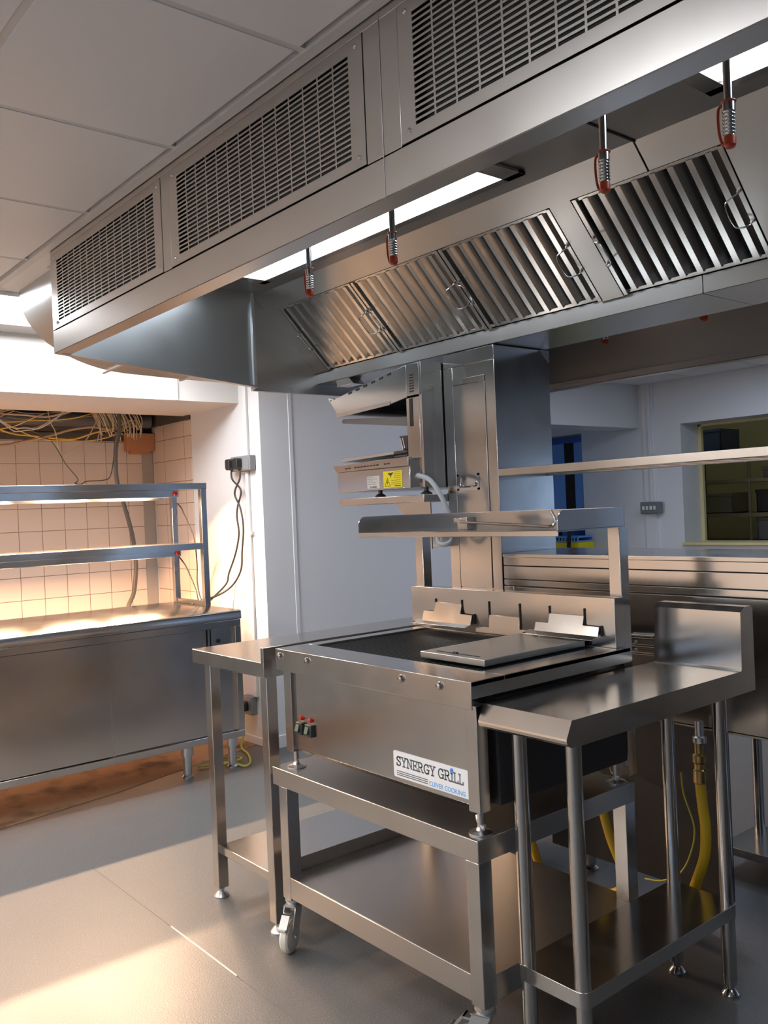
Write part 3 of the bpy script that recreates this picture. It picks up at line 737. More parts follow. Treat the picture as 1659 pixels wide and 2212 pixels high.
b = B(); tot = sum(SER[c][0] for c in 'SYNERGY GRILL'); H_, x = .0265, PX0+.012; sx = (.2605)/tot
dotx = 0
for ch in 'SYNERGY GRILL':
    adv, st = SER[ch]
    if ch == 'I': dotx = x+.19*sx
    for s in st:
        for a, c in zip(s, s[1:]): stroke(b, (x+a[0]*sx, .6835+a[1]*H_), (x+c[0]*sx, .6835+c[1]*H_), .0036, PY-.0018, PY-.0011)
    x += adv*sx
obj('lettering', b, LOGOG, npl)
b = B(); lathe(b, (dotx, PY-.0011, .7125), [(.0052, 0), (.0052, -.0007)], 18, 'Y')
for k in range(10):
    a = 2*PI*k/10; stroke(b, (dotx, .7125), (dotx+.0072*math.cos(a), .7125+.0072*math.sin(a)), .0011, PY-.0016, PY-.0011)
obj('logo_dot', b, LOGOB, npl)
b = B()
for k in range(3): box(b, PX0+.013, PX0+.138, PY-.0018, PY-.0011, .6685-.0052*k, .6708-.0052*k)
obj('rule_lines', b, LOGOG, npl)
cu = bpy.data.curves.new('tagline', 'FONT'); cu.body = 'CLEVER COOKING'; cu.size = .0172; cu.extrude = .0003; cu.offset = .0001
tx = bpy.data.objects.new('tagline', cu); C.objects.link(tx); tx.parent = npl; cu.materials.append(LOGOL)
tme = bpy.data.meshes.new_from_object(tx.evaluated_get(bpy.context.evaluated_depsgraph_get())); bpy.data.objects.remove(tx)
tx = bpy.data.objects.new('tagline', tme); C.objects.link(tx); tx.parent = npl
if not tme.materials: tme.materials.append(LOGOL)
tx.rotation_euler = (PI/2, 0, 0)
tx.location = Vector((PX0+.142, PY-.0014, .6565)) - wloc(npl); tx.scale = (.93, 1, 1)
# griddle plate lying on the grill
b = B(); box(b, -1.887, -1.634, 1.664, 2.085, .9552, .9735)
gp = tag(obj('griddle_plate', b, CAST, bev=.0015), 'thick grey steel griddle plate lying on the right half of the grill', 'griddle plate')
b = B(); box(b, -1.850, -1.680, 1.690, 1.697, .9725, .9739); tube(b, [(-1.780, 1.692, .9734), (-1.764, 1.692, .9734)], .005, 10); obj('drain_slot', b, DARK, gp)
# shelf standing over the back of the grill
t = thing('overshelf', 'stainless shelf on two posts standing over the back of the chargrill', 'shelf', (-1.98, 2.17, .6))
SX0, SX1 = -2.412, -1.537
b = B(); box(b, SX0, SX1, 1.866, 2.165, 1.302, 1.305); box(b, SX0, SX1, 1.866, 1.869, 1.288, 1.305); box(b, SX0, SX1, 2.162, 2.165, 1.300, 1.358)
obj('tray', b, STEEL, t, bev=.001)
for x in (SX0, SX1-.003):
    b = B(); pts = [(2.165, 1.300), (2.165, 1.358)] + [(1.896-.030*math.sin(a), 1.328+.030*math.cos(a)) for a in (0, .4, .8, 1.2, 1.57)] + [(1.866, 1.300)]
    prism(b, pts, 'X', x, x+.003); obj('end_cheek', b, STEEL, t)
for x in (-2.442, -1.588):
    b = B(); box(b, x, x+.042, 2.150, 2.190, .575, 1.3015); obj('post', b, STEELV, t, bev=.002)
# lifting tool on the shelf
t = thing('lifting_tool', 'steel lifting tool with a slotted block lying on the shelf over the grill', 'tool', (-1.9, 2.0, 1.3055))
b = B(); prism(b, [(-2.045, 1.3056), (-2.002, 1.3056), (-2.002, 1.344), (-2.045, 1.342)], 'Y', 1.985, 2.03)
prism(b, [(-2.072, 1.342), (-2.045, 1.342), (-2.045, 1.3056), (-2.055, 1.3056), (-2.053, 1.322), (-2.062, 1.331), (-2.066, 1.326), (-2.072, 1.330)], 'Y', 1.995, 2.02)
obj('block', b, CHROME, t, bev=.001)
b = B(); tube(b, [(-2.03, 1.984, 1.330), (-1.664, 1.984, 1.3105)], .0045, 10)
tube(b, smooth_path([(-1.665, 1.984, 1.3105), (-1.648, 1.984, 1.316), (-1.642, 1.984, 1.328), (-1.657, 1.984, 1.356)], 4), .004, 8)
tube(b, smooth_path([(-1.665, 1.996, 1.3105), (-1.655, 1.996, 1.316), (-1.650, 1.996, 1.328), (-1.666, 1.996, 1.357)], 4), .004, 8)
obj('rod', b, CHROME, t)

# stand under the grill
t = thing('grill_stand', 'stainless wheeled stand with a lower shelf carrying the chargrill', 'stand', (-1.98, 1.8, 0))
KX0, KX1 = -2.443, -1.521
b = B(); box(b, KX0, KX1, 1.500, 2.14, .514, .5702); obj('stand_top', b, SATIN, t, bev=.002)
b = B(); box(b, KX0+.05, KX1-.004, 1.505, 2.135, .228, .232); box(b, KX0+.05, KX1-.004, 1.502, 1.506, .166, .232); box(b, KX1-.006, KX1-.003, 1.52, 2.12, .166, .232); box(b, KX0+.05, KX0+.053, 1.52, 2.12, .232, .275)
obj('lower_shelf', b, SATIN, t, bev=.0012)
for x in (-2.411, -1.567):
    for y in (1.501, 2.094):
        b = B(); box(b, x, x+.045, y, y+.045, .158, .515); obj('leg', b, STEELV, t, bev=.002)
def castor(x, y, ang):
    """swivel castor with brake; wheel trails in direction ang"""
    c, s = math.cos(ang), math.sin(ang)
    def P(f, l, z): return (x + f*c - l*s, y + f*s + l*c, z)
    def xf(b, start):
        for v in list(b.verts)[start:]:
            v.co = Vector(P(v.co.x, v.co.y, v.co.z))
    b = B(); lathe(b, (0, 0, 0), [(.026, .158), (.026, .150), (.022, .146), (.019, .140)], 22); xf(b, 0); h = obj('castor', b, ZINC, t)
    b = B()
    for l in (-.021, .018): prism(b, [(-.022, .140), (.026, .140), (.052, .075), (.044, .040), (.028, .040), (.0, .085)], 'Y', l, l+.003)
    box(b, -.022, .030, -.021, .021, .137, .141)
    xf(b, 0); obj('fork', b, ZINC, h)
    b = B(); pr = [(.010, -.016), (.030, -.016), (.044, -.014), (.0495, -.008), (.050, 0), (.0495, .008), (.044, .014), (.030, .016), (.010, .016)]
    lathe(b, (.036, 0, .050), pr, 28, 'Y'); xf(b, 0); obj('wheel', b, NYLON, h)
    b = B(); box(b, .020, .056, -.014, .014, .118, .124); prism(b, [(.050, .124), (.056, .124), (.085, .090), (.090, .096), (.094, .092), (.084, .082)], 'Y', -.014, .014)
    xf(b, 0); obj('brake_pedal', b, ZINC, h)
    b = B(); cyl(b, (.036, -.026, .050), (.036, .026, .050), .008, 12); xf(b, 0); obj('axle', b, ZINC, h)
castor(-2.388, 1.524, -1.05); castor(-1.545, 1.524, -2.75); castor(-2.388, 2.116, 1.2); castor(-1.545, 2.116, 2.7)

# ------------------------------------------------------------------ left table
t = thing('side_table', 'narrow stainless table with square legs left of the chargrill', 'table', (-2.72, 2.05, 0))
b = B(); box(b, -2.966, -2.484, 1.500, 2.62, .849, .898); box(b, -2.487, -2.470, 1.500, 2.62, .849, .948); obj('table_top', b, STEEL, t, bev=.0015)
b = B(); box(b, -2.888, -2.495, 1.535, 2.58, .158, .188); obj('lower_shelf', b, STEEL, t, bev=.002)
for x in (-2.912, -2.530):
    for y in (1.520, 2.56):
        b = B(); box(b, x, x+.040, y, y+.040, .035, .850); l = obj('leg', b, STEELV, t, bev=.002)
        b = B(); lathe(b, (x+.02, y+.02, 0), [(.027, 0), (.027, .005), (.020, .014), (.012, .022), (.012, .036)], 22); plabel(obj('foot', b, ZINC, l), 'round levelling foot')

# ------------------------------------------------------------------ right table with upstand
t = thing('infill_table', 'narrow stainless table with upstand and tubular legs right of the chargrill', 'table', (-1.386, 1.9, 0))
TX0, TX1 = -1.515, -1.246
b = B(); prof = [(2.327, .839), (2.327, 1.066), (2.318, 1.073), (2.285, 1.073), (2.262, 1.060), (2.258, .905), (2.254, .900), (1.533, .900), (1.513, .862), (1.5125, .857), (1.515, .850), (1.521, .844), (1.531, .840), (1.545, .839)]
prism(b, prof, 'X', TX0, TX1); obj('table_top', b, STEEL, t, smooth=False)
b = B(); pts = []
for cx, cy, a in ((-1.310, 2.245, 0), (-1.476, 2.245, 90), (-1.476, 1.612, 180), (-1.310, 1.612, 270)):
    for k in range(6):
        q = math.radians(a+18*k); pts.append((cx+.0215*math.cos(q), cy+.0215*math.sin(q)))
prism(b, pts, 'Z', .218, .256); obj('lower_shelf', b, STEEL, t, bev=.001)
for x in (-1.310, -1.476):
    for y in (1.612, 2.245):
        b = B(); cyl(b, (x, y, .045), (x, y, .840), .0192, 24); l = obj('leg', b, TUBE, t)
        b = B(); lathe(b, (x, y, 0), [(.024, 0), (.024, .006), (.018, .014), (.011, .02), (.011, .032), (.0185, .034), (.0185, .046)], 22); obj('foot', b, CHROME, l)

# utensil-like chrome pipes behind the grill
b = B()
for z in (.945, .918, .893): tube(b, [(-1.70, 2.385, z), (-1.60, 2.385, z+.002)], .006, 10)
tube(b, [(-1.70, 2.385, .893), (-1.70, 2.385, .945)], .006, 10)
tag(obj('chrome_rail', b, CHROME), 'short chrome rails in the gap between grill and right table', 'rail')

# unseen dark range cooker added for dark reflections in the steel
t = thing('unseen_range_cooker', 'added unseen black cast-iron topped range cooker right of the infill table', 'cooker', (-.4, 2.0, 0))
b = B(); box(b, -.80, .1, 1.72, 2.38, .12, .88); obj('body', b, GREYP, t, bev=.004)
b = B()
for k in range(6): box(b, -.78+.145*k, -.66+.145*k, 1.76, 2.34, .8805, .905)
obj('pan_supports', b, GRATE, t, bev=.003)
b = B(); box(b, -.70, 0, 1.70, 1.72, .2, .70); d = obj('oven_door', b, BLACK, t, bev=.003)
b = B(); tube(b, [(-.62, 1.69, .66), (-.08, 1.69, .66)], .010, 10); obj('handle', b, CHROME, d)
for x in (-.76, .06):
    for y in (1.76, 2.34):
        b = B(); cyl(b, (x, y, 0), (x, y, .12), .02); obj('leg', b, TUBE, t)

# gas hoses and earth wires under the counter
t = thing('gas_hose', 'thick yellow gas hose hanging from a brass fitting under the counter', 'hose', (-1.45, 2.36, .2))
b = B(); tube(b, smooth_path([(-1.448, 2.36, .535), (-1.442, 2.36, .46), (-1.436, 2.36, .398), (-1.443, 2.36, .314), (-1.481, 2.37, .22), (-1.53, 2.39, .12), (-1.60, 2.43, .04), (-1.72, 2.48, .02)], 6), .0155, 12); obj('hose_tube', b, YELLOW, t)
b = B(); lathe(b, (-1.447, 2.36, .53), [(.016, 0), (.021, .004), (.021, .04), (.017, .044), (.017, .06), (.021, .064), (.021, .085), (.014, .09), (.014, .12)], 18); plabel(obj('brass_fitting', b, BRASS, t), 'brass bayonet fitting')
b = B(); lathe(b, (-1.444, 2.36, .648), [(.014, 0), (.020, .004), (.020, .02), (.013, .024), (.013, .068)], 12); obj('pipe_union', b, ZINC, t)
b = B(); tube(b, smooth_path([(-1.80, 2.33, .50), (-1.77, 2.31, .40), (-1.735, 2.30, .31), (-1.70, 2.30, .23), (-1.70, 2.30, .16), (-1.76, 2.31, .12), (-1.86, 2.33, .09)], 6), .0145, 12)
tag(obj('gas_hose', b, YELLOW), 'yellow hose hanging in shadow behind the grill stand', 'hose')
b = B(); tube(b, smooth_path([(-2.12, 2.30, .40), (-2.09, 2.30, .30), (-2.07, 2.30, .22), (-2.04, 2.30, .14), (-2.0, 2.30, .05), (-1.95, 2.31, .02)], 6), .0145, 12)
tag(obj('gas_hose', b, YELLOW), 'yellow hose end rising behind the stand shelf, left of the tubular table legs', 'hose')
b = B(); tube(b, smooth_path([(-1.60, 2.5, .50), (-1.593, 2.5, .432), (-1.56, 2.5, .33), (-1.581, 2.5, .236), (-1.622, 2.5, .168), (-1.687, 2.5, .127), (-1.752, 2.5, .114)], 6), .0028, 8)
tag(obj('earth_wire', b, YGREEN), 'thin yellow-green wire curving beside the thick gas hose', 'wire')

# ------------------------------------------------------------------ hot cupboard
t = thing('hot_cupboard', 'long stainless hot cupboard with sliding doors against the left recess', 'cupboard', (-4.6, 1.5, 0))
CY0, CY1 = -.6, 2.425
b = B(); prism(b, [(-5.0, .83), (-5.0, .872), (-4.212, .872), (-4.203, .868), (-4.200, .860), (-4.200, .824), (-4.215, .822)], 'Y', CY0, CY1); obj('counter_top', b, STEEL, t, bev=.002)
b = B(); box(b, -4.98, -4.235, CY0, 2.41, .20, .83); obj('carcass', b, STEELV, t)
b = B(); box(b, -4.235, -4.203, CY0, 2.42, .787, .822); box(b, -4.235, -4.203, CY0, 2.42, .188, .222); box(b, -4.235, -4.203, 2.385, 2.42, .222, .787)
obj('front_frame', b, STEEL, t, bev=.0015)
for (y0, y1, x) in ((CY0, .72, -4.222), (.715, 1.695, -4.214), (1.700, 2.215, -4.222), (2.262, 2.385, -4.226)):
    b = B(); box(b, x-.010, x, y0, y1, .226, .783); d = obj('sliding_door', b, STEELV, t, bev=.0015)
    b = B(); box(b, x-.001, x+.006, y1-.008, y1, .226, .783); obj('door_edge', b, STEEL, d)
b = B()
for y in (2.222, 2.242): box(b, -4.228, -4.208, y, y+.012, .226, .783)
obj('door_runner', b, STEELV, t)
b = B(); lathe(b, (-4.226, 2.292, .716), [(.012, 0), (.012, .004), (.004, .006)], 16, 'X'); obj('lock', b, BLACK, t)
for y in (2.33, 2.06):
    b = B(); cyl(b, (-4.32, y+.07, .02), (-4.32, y+.07, .12), .024, 20); lathe(b, (-4.32, y+.07, 0), [(.03, 0), (.03, .008), (.018, .02)], 20); cyl(b, (-4.32, y+.07, .12), (-4.32, y+.07, .20), .034, 16); obj('leg', b, ZINC if y > 2 else BLACK, t)

# heated gantry standing on it
t = thing('heated_gantry', 'two-tier stainless heat-lamp gantry glowing orange on the hot cupboard', 'gantry', (-4.72, 1.5, .872))
b = B()
for y in (2.39,):
    pass
for x in (-4.575, -4.945):
    for y in (2.392, .2):
        b = B(); box(b, x, x+.035, y, y+.035, .8725, 1.545); obj('post', b, STEELV, t, bev=.002)
b = B(); box(b, -4.91, -4.575, 2.40, 2.42, .8728, .900); obj('foot_rail', b, STEEL, t, bev=.002)
for zt, zb, lz in ((1.575, 1.540, 1.500), (1.235, 1.198, 1.165)):
    b = B(); box(b, -4.945, -4.540, -.55, 2.43 if zt > 1.4 else 2.392, zb, zt); obj('gantry_shelf', b, STEEL, t, bev=.0015)
    b = B(); box(b, -4.63, -4.60, -.5, 2.285, lz, zb); box(b, -4.83, -4.80, -.5, 2.285, lz-.012, zb); box(b, -4.80, -4.63, 2.255, 2.285, lz, zb)
    box(b, -4.80, -4.63, -.5, 2.255, zb-.006, zb-.002)
    lb = obj('lamp_box', b, STEEL, t, bev=.001)
    for y in (.78, 1.30, 1.72, 2.08):
        b = B(); cyl(b, (-4.745, y-.12, lz+.024), (-4.745, y+.12, lz+.024), .006, 10); plabel(obj('heat_lamp', b, LAMP, lb), 'glowing heat-lamp tube')
    b = B(); lathe(b, (-4.60, 2.262, lz+.019), [(.014, 0), (.014, .006), (.010, .012), (.0005, .014)], 18, 'X'); plabel(obj('neon_indicator', b, REDLIT, lb), 'round red neon indicator')

def cable(name, pts, r, m, label, group=None, cat='cable'):
    b = B(); tube(b, smooth_path(pts, 6), r, 8); return tag(obj(name, b, m), label, cat, group)
cable('lamp_cord', [(-4.93, 2.40, 1.50), (-4.90, 2.44, 1.45), (-4.857, 2.44, 1.406), (-4.765, 2.44, 1.3), (-4.73, 2.44, 1.235), (-4.717, 2.44, 1.16), (-4.714, 2.44, 1.085), (-4.721, 2.44, 1.014), (-4.711, 2.44, .959), (-4.685, 2.44, .905), (-4.66, 2.45, .877)], .0042, RUBBER, 'black cord from the upper gantry tier to the counter', 'black cords of the gantry')
cable('lamp_cord', [(-4.929, 2.42, 1.165), (-4.865, 2.44, 1.096), (-4.809, 2.44, 1.035), (-4.764, 2.44, .98), (-4.737, 2.44, .939), (-4.72, 2.44, .90), (-4.70, 2.45, .877)], .0042, RUBBER, 'short black cord from the lower gantry tier to the counter', 'black cords of the gantry')
cable('supply_cable', [(-5.42, 2.30, 2.625), (-5.42, 2.30, 2.12), (-5.35, 2.27, 1.95), (-5.35, 2.246, 1.859), (-5.35, 2.237, 1.764), (-5.35, 2.241, 1.627), (-5.35, 2.274, 1.5), (-5.35, 2.326, 1.286), (-5.35, 2.342, 1.115), (-5.35, 2.336, 1.019), (-5.33, 2.309, .915), (-5.30, 2.25, .80), (-5.2, 2.2, .5)], .013, RUBBER, 'thick black supply cable hanging from the soffit opening behind the gantry', None)
cable('loose_wire', [(-5.6, 1.3, 2.625), (-5.6, 1.4, 2.15), (-5.6, 1.627, 2.049), (-5.6, 1.708, 2.012), (-5.6, 1.783, 1.971), (-5.6, 1.923, 1.901), (-5.6, 2.012, 1.754), (-5.6, 2.086, 1.657), (-5.6, 2.066, 1.631), (-5.6, 2.104, 1.623), (-5.6, 2.143, 1.641), (-5.6, 2.251, 1.647), (-5.6, 2.30, 1.673), (-5.6, 2.33, 1.80), (-5.58, 2.34, 2.0)], .0035, RUBBER, 'thin dark wire drooping lowest from the soffit opening', None, 'wire')
cable('loose_wire', [(-5.5, 1.86, 2.625), (-5.5, 1.88, 2.08), (-5.5, 1.919, 1.95), (-5.5, 1.937, 1.849), (-5.5, 1.964, 1.809), (-5.5, 2.039, 1.843), (-5.5, 2.116, 1.903), (-5.5, 2.2, 2.05)], .0035, mat('tan_wire', (.35,.24,.14), .5), 'thin tan wire looping down in front of the tiles', None, 'wire')
cable('wire_bundle', [(-5.6, 1.3, 1.84), (-5.6, 1.619, 1.864), (-5.6, 1.758, 1.891), (-5.6, 1.917, 1.93), (-5.6, 2.051, 1.971), (-5.6, 2.189, 1.993), (-5.6, 2.282, 1.984), (-5.6, 2.40, 1.99)], .009, mat('brown_sleeve', (.20,.13,.08), .6), 'brown sleeved cable sagging along the top of the tiles', None)
# the countless tangle in the soffit opening
b = B(); wm = [mat('wire_tan', (.42,.32,.22), .5), mat('wire_yellow', (.55,.36,.07), .5), mat('wire_grey', (.42,.38,.34), .5), mat('wire_dark', (.07,.05,.04), .5), mat('wire_red', (.6,.05,.05), .5), mat('wire_brown', (.22,.15,.10), .5)]
for k in range(44):
    m0 = random.choice((0, 0, 5, 1, 2, 2, 5, 3, 3, 4 if k < 12 else 0)); nf = len(b.faces)
    x = random.uniform(-5.70, -5.42); y = random.uniform(-.6, 1.6); L = random.uniform(.5, 1.2); z = random.uniform(2.05, 2.16); sag = random.uniform(.03, .20)
    pts = []
    for i in range(9):
        f = i/8; yy = min(y+L*f, 2.70)
        pts.append((x+random.uniform(-.03, .03), yy, max(1.9, z-sag*math.sin(PI*f)+random.uniform(-.012, .012))))
    tube(b, smooth_path(pts, 3), random.choice((.003, .003, .004, .006)), 6)
    b.faces.ensure_lookup_table()
    for f in b.faces[nf:]: f.material_index = m0
for k in range(34):
    nf = len(b.faces); y = random.uniform(2.18, 2.5); x = random.uniform(-5.65, -5.42)
    tube(b, smooth_path([(x, y-.12, 2.14), (x, y-.02, 2.10), (x-.01, y+.03, random.uniform(1.98, 2.04)), (x-.02, y+.03+random.uniform(-.02, .05), random.uniform(1.89, 1.98))], 4), .0032, 6)
    b.faces.ensure_lookup_table()
    for f in b.faces[nf:]: f.material_index = random.choice((0, 0, 2, 2, 1))
tag(obj('wire_tangle', b, None, mats=wm), 'tangle of loose coloured wires hanging in the open soffit', 'wires', kind='stuff')
b = B(); tube(b, [(-5.845, -2.4, 2.06), (-5.845, 2.7, 2.07)], .05, 16); tag(obj('soffit_pipe', b, mat('black_lagging', (.03,.03,.035), .7)), 'thick black lagged pipe running behind the wires in the soffit', 'pipe')

LEADS = [[(-4.705, 2.69, 1.66), (-4.69, 2.685, 1.60), (-4.602, 2.69, 1.529), (-4.647, 2.69, 1.436), (-4.662, 2.69, 1.374), (-4.646, 2.69, 1.283), (-4.666, 2.69, 1.211), (-4.711, 2.69, 1.129), (-4.787, 2.69, 1.03), (-4.807, 2.68, .966), (-4.828, 2.60, .89), (-4.83, 2.50, .82)],
         [(-4.61, 2.69, 1.66), (-4.60, 2.685, 1.60), (-4.66, 2.68, 1.515), (-4.60, 2.68, 1.424), (-4.575, 2.68, 1.306), (-4.601, 2.68, 1.165), (-4.624, 2.68, 1.055), (-4.698, 2.66, .962), (-4.77, 2.60, .905), (-4.80, 2.50, .88), (-4.76, 2.42, .877), (-4.70, 2.40, .877)]]
# sockets, plugs, conduit on the pillar
t = thing('wall_socket', 'grey twin socket with two black plugs high on the pillar', 'socket', (-4.62, 2.745, 1.69), 'metal-clad wall sockets')
b = B(); box(b, -4.735, -4.507, 2.700, 2.744, 1.645, 1.735); obj('back_box', b, GREYPL, t, bev=.006)
b = B(); box(b, -4.725, -4.517, 2.697, 2.702, 1.652, 1.728); obj('face_plate', b, GREYPL, t, bev=.002)
for x in (-4.705, -4.612):
    b = B(); prism(b, [(x-.026, 1.668), (x-.026, 1.712), (x-.018, 1.722), (x+.018, 1.722), (x+.026, 1.712), (x+.026, 1.668), (x+.012, 1.655), (x-.012, 1.655)], 'Y', 2.660, 2.697)
    left = x < -4.65
    pt = thing('power_lead', 'black plug and cord from the left outlet, crossing down to the counter end' if left else 'black plug and cord from the right outlet, bowing down onto the counter', 'power lead', (x, 2.69, 1.69), 'power leads in the twin socket')
    obj('plug', b, BLACK, pt, bev=.004)
    b = B(); tube(b, smooth_path(LEADS[0 if left else 1], 6), .006, 8); obj('cord', b, RUBBER, pt)
t = thing('wall_socket', 'grey single socket low on the pillar behind the cupboard end', 'socket', (-4.66, 2.745, .24), 'metal-clad wall sockets')
b = B(); box(b, -4.72, -4.61, 2.705, 2.744, .18, .29); obj('back_box', b, GREYPL, t, bev=.005)
b = B(); prism(b, [(-4.70, .205), (-4.70, .25), (-4.69, .26), (-4.655, .26), (-4.645, .25), (-4.645, .205)], 'Y', 2.665, 2.705)
tag(obj('plug', b, BLACK, bev=.004), 'black plug in the low socket near the floor', 'plug', 'black plugs')
t = thing('cable_conduit', 'white vertical cable conduit on the pillar', 'conduit', (-4.59, 2.745, 1.2))
b = B(); box(b, -4.612, -4.572, 2.727, 2.7445, 1.736, 2.352); box(b, -4.620, -4.580, 2.727, 2.7445, .29, 1.644); obj('trunking', b, WHITEP, t, bev=.003)
for z in (1.27, .60):
    b = B(); box(b, -4.626, -4.560, 2.724, 2.745, z-.012, z+.012); tube(b, [(-4.566, 2.722, z+.01), (-4.553, 2.722, z), (-4.566, 2.722, z-.012)], .005, 8); obj('clip', b, WHITEP, t)
cable('floor_cable', [(-4.66, 2.68, .20), (-4.64, 2.66, .08), (-4.60, 2.62, .012), (-4.46, 2.58, .008), (-4.30, 2.50, .008), (-4.26, 2.44, .008), (-4.38, 2.42, .008), (-4.46, 2.34, .010), (-4.50, 2.42, .012), (-4.40, 2.50, .014), (-4.36, 2.40, .014), (-4.44, 2.25, .010)], .006, YGREEN, 'pale yellow-green cable coiled on the floor by the cupboard leg')

# ------------------------------------------------------------------ back wall fittings and store room
t = thing('switch_plate', 'grey four-way switch plate on the far back wall', 'light switch', (-4.345, 6.5, 1.30))
b = B(); box(b, -4.43, -4.235, 6.470, 6.514, 1.25, 1.35); obj('back_box', b, mat('switch_grey', (.16,.17,.18), .45), t, bev=.006)
for k in range(4):
    b = B(); box(b, -4.405+.036*k, -4.385+.036*k, 6.463, 6.471, 1.283, 1.315); plabel(obj('rocker', b, WHITEP, t, bev=.002), 'white rocker')
b = B(); box(b, -4.345, -4.315, 6.495, 6.514, 1.35, 2.35); tag(obj('cable_conduit', b, PAINT, bev=.003), 'white conduit rising from the grey switch plate', 'conduit')
# things by the far door
b = B(); box(b, -5.28, -4.96, 6.30, 6.52, 0, 1.015); tag(obj('storage_bin', b, YELLOWS, bev=.006), 'yellow bin below the crate by the blue door', 'bin')
b = B()
for z in (1.016, 1.055): box(b, -5.27, -4.97, 6.31, 6.51, z, z+.014)
for k in range(9): box(b, -5.27+.035*k, -5.252+.035*k, 6.31, 6.315, 1.03, 1.055)
box(b, -5.27, -4.97, 6.50, 6.51, 1.03, 1.055)
tag(obj('crate', b, BLUEL, bev=.002), 'pale blue slotted crate on the yellow bin', 'crate')
b = B(); tube(b, [(-5.15, 6.27, .02), (-5.03, 6.27, 1.16)], .018, 10); tag(obj('pole', b, BLACK), 'black pole leaning in front of the yellow bin', 'pole')
b = B(); box(b, -5.42, -5.30, 6.30, 6.50, 0, 1.17); tag(obj('waste_bin', b, BLACK, bev=.005), 'tall black bin left of the yellow bin', 'bin')
# wire racking in the store
t = thing('storage_rack', 'wire storage rack inside the store room behind the hatch', 'rack', (-4.0, 7.8, 0))
for x in (-4.72, -4.05, -3.2):
    for y in (7.6, 8.0):
        b = B(); cyl(b, (x, y, 0), (x, y, 1.76), .014, 10); obj('post', b, RACK, t)
for z in (.95, 1.20, 1.51, 1.745):
    b = B()
    for y in (7.6, 8.0): box(b, -4.74, -3.18, y-.012, y+.012, z-.02, z+.012)
    for k in range(26): box(b, -4.72+.06*k, -4.712+.06*k, 7.6, 8.0, z, z+.008)
    obj('wire_shelf', b, RACK, t)
def crate(name, x0, x1, y0, y1, z0, z1, m, label, cat, group=None):
    b = B(); w = .012
    box(b, x0, x1, y0, y1, z0, z0+w)
    for q in ((x0,x1,y0,y0+w),(x0,x1,y1-w,y1),(x0,x0+w,y0,y1),(x1-w,x1,y0,y1)): box(b, *q, z0, z1)
    for q in ((x0-.008,x1+.008,y0-.008,y0+w),(x0-.008,x0+w,y0,y1)): box(b, *q, z1-.03, z1)
    return tag(obj(name, b, m, bev=.004), label, cat, group)
crate('crate', -4.66, -4.32, 7.62, 7.96, 1.758, 2.00, CRATE, 'dark blue crate on top of the store room rack', 'crate')
crate('storage_box', -4.60, -4.25, 7.66, 7.96, 1.213, 1.40, RACK, 'brown box on the lower left of the store rack', 'box')
crate('storage_box', -4.02, -3.40, 7.66, 7.96, 1.213, 1.42, BLACK, 'black box on the right of the store rack', 'box')
crate('storage_box', -4.02, -3.30, 7.66, 7.96, .963, 1.17, GREYP, 'dark grey box low on the right of the store rack', 'box')
crate('storage_box', -3.95, -3.45, 7.66, 7.96, 1.523, 1.62, GREYP, 'shallow dark tray on the middle shelf of the rack', 'tray')
b = B(); cyl(b, (-4.6, 7.3, 2.52), (-3.4, 7.3, 2.52), .016, 12); box(b, -4.62, -3.38, 7.27, 7.33, 2.535, 2.55)
tag(obj('ceiling_tube_light', b, WARM), 'dim tube light on the store room ceiling', 'light')

# ------------------------------------------------------------------ lights
def area(name, loc, rot, sx, sy, power, col):
    l = bpy.data.lights.new(name, 'AREA'); l.shape = 'RECTANGLE'; l.size = sx; l.size_y = sy; l.energy = power; l.color = col
    o = bpy.data.objects.new(name, l); o.location = loc; o.rotation_euler = rot; C.objects.link(o); return o
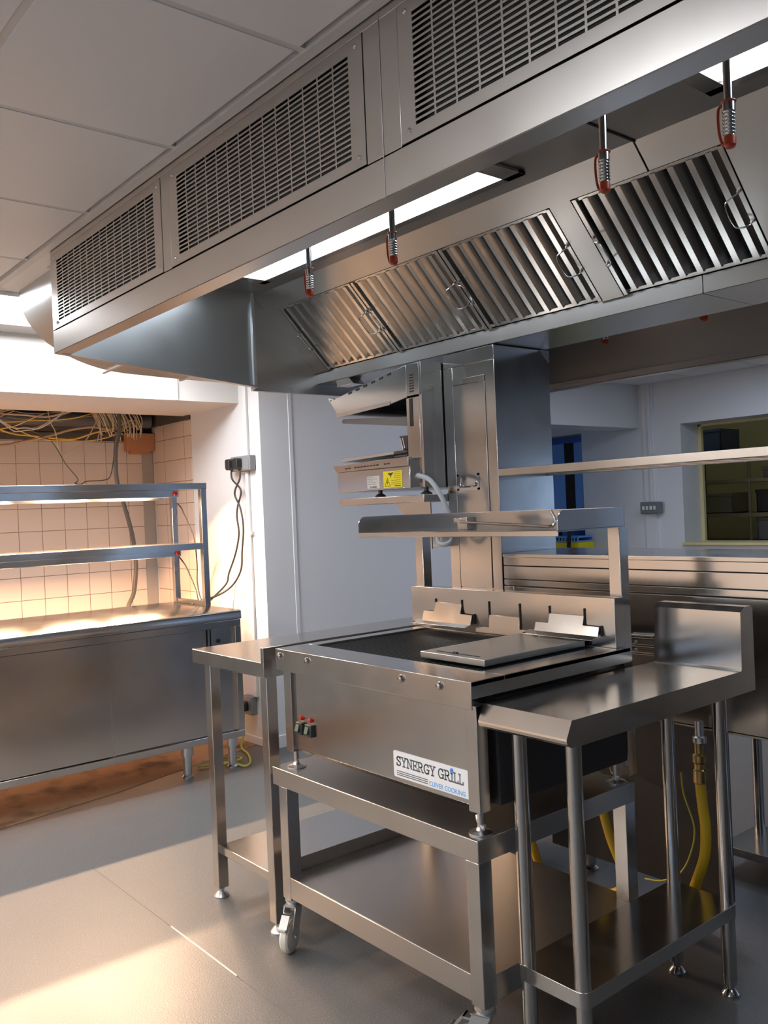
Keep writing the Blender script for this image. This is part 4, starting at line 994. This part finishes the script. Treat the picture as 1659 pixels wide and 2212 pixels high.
# the quartz heat lamps: light thrown down out of each lamp box
for lz in (1.500, 1.165):
    for y in (-.25, .26, .78, 1.30, 1.72, 2.08): area('heat_lamp_glow', (-4.745, y, lz+.016), (0, 0, 0), .022, .26, 29, (1, .63, .38))
# daylight portals at the added windows
for loc, rot, sx, sy in (((4.50, 5.1, 1.37), (0, PI/2, 0), 1.35, 2.6), ((.9, 6.60, 1.35), (-PI/2, 0, 0), 1.2, .9), ((0, -2.49, 1.55), (PI/2, 0, 0), 3.2, 1.2)):
    l = area('window_portal', loc, rot, sx, sy, 1, (1, 1, 1)); l.data.cycles.is_portal = True
w = bpy.data.worlds.new('sky'); bpy.context.scene.world = w; w.use_nodes = True
bg = w.node_tree.nodes['Background']; bg.inputs[0].default_value = (.46, .66, 1, 1); bg.inputs[1].default_value = 1.3

# ------------------------------------------------------------------ camera
F, YAW, PIT, ROL = 1908.5, .6884003, -.0028175, -.0420406
f = Vector((-math.cos(YAW)*math.cos(PIT), math.sin(YAW)*math.cos(PIT), math.sin(PIT)))
rt = f.cross(Vector((0, 0, 1))).normalized(); up = rt.cross(f)
A = math.cos(ROL)*rt + math.sin(ROL)*up; Bv = -math.sin(ROL)*rt + math.cos(ROL)*up
cd = bpy.data.cameras.new('camera'); cam = bpy.data.objects.new('camera', cd); C.objects.link(cam)
M = Matrix((A, Bv, -f)).transposed().to_4x4(); M.translation = (0, 0, 1.38); cam.matrix_world = M
cd.sensor_fit = 'VERTICAL'; cd.sensor_height = 36; cd.sensor_width = 27; cd.lens = F/2212*36; cd.clip_start = .02
sc = bpy.context.scene; sc.camera = cam
sc.view_settings.view_transform = 'Standard'; sc.view_settings.look = 'None'; sc.view_settings.gamma = 1; sc.view_settings.exposure = 0.1
sc.view_settings.use_curve_mapping = False
sc.cycles.max_bounces = 8; sc.cycles.diffuse_bounces = 4; sc.cycles.glossy_bounces = 6; sc.cycles.transmission_bounces = 4
sc.cycles.sample_clamp_indirect = 2.5; sc.cycles.blur_glossy = 1.5; sc.cycles.use_denoising = True
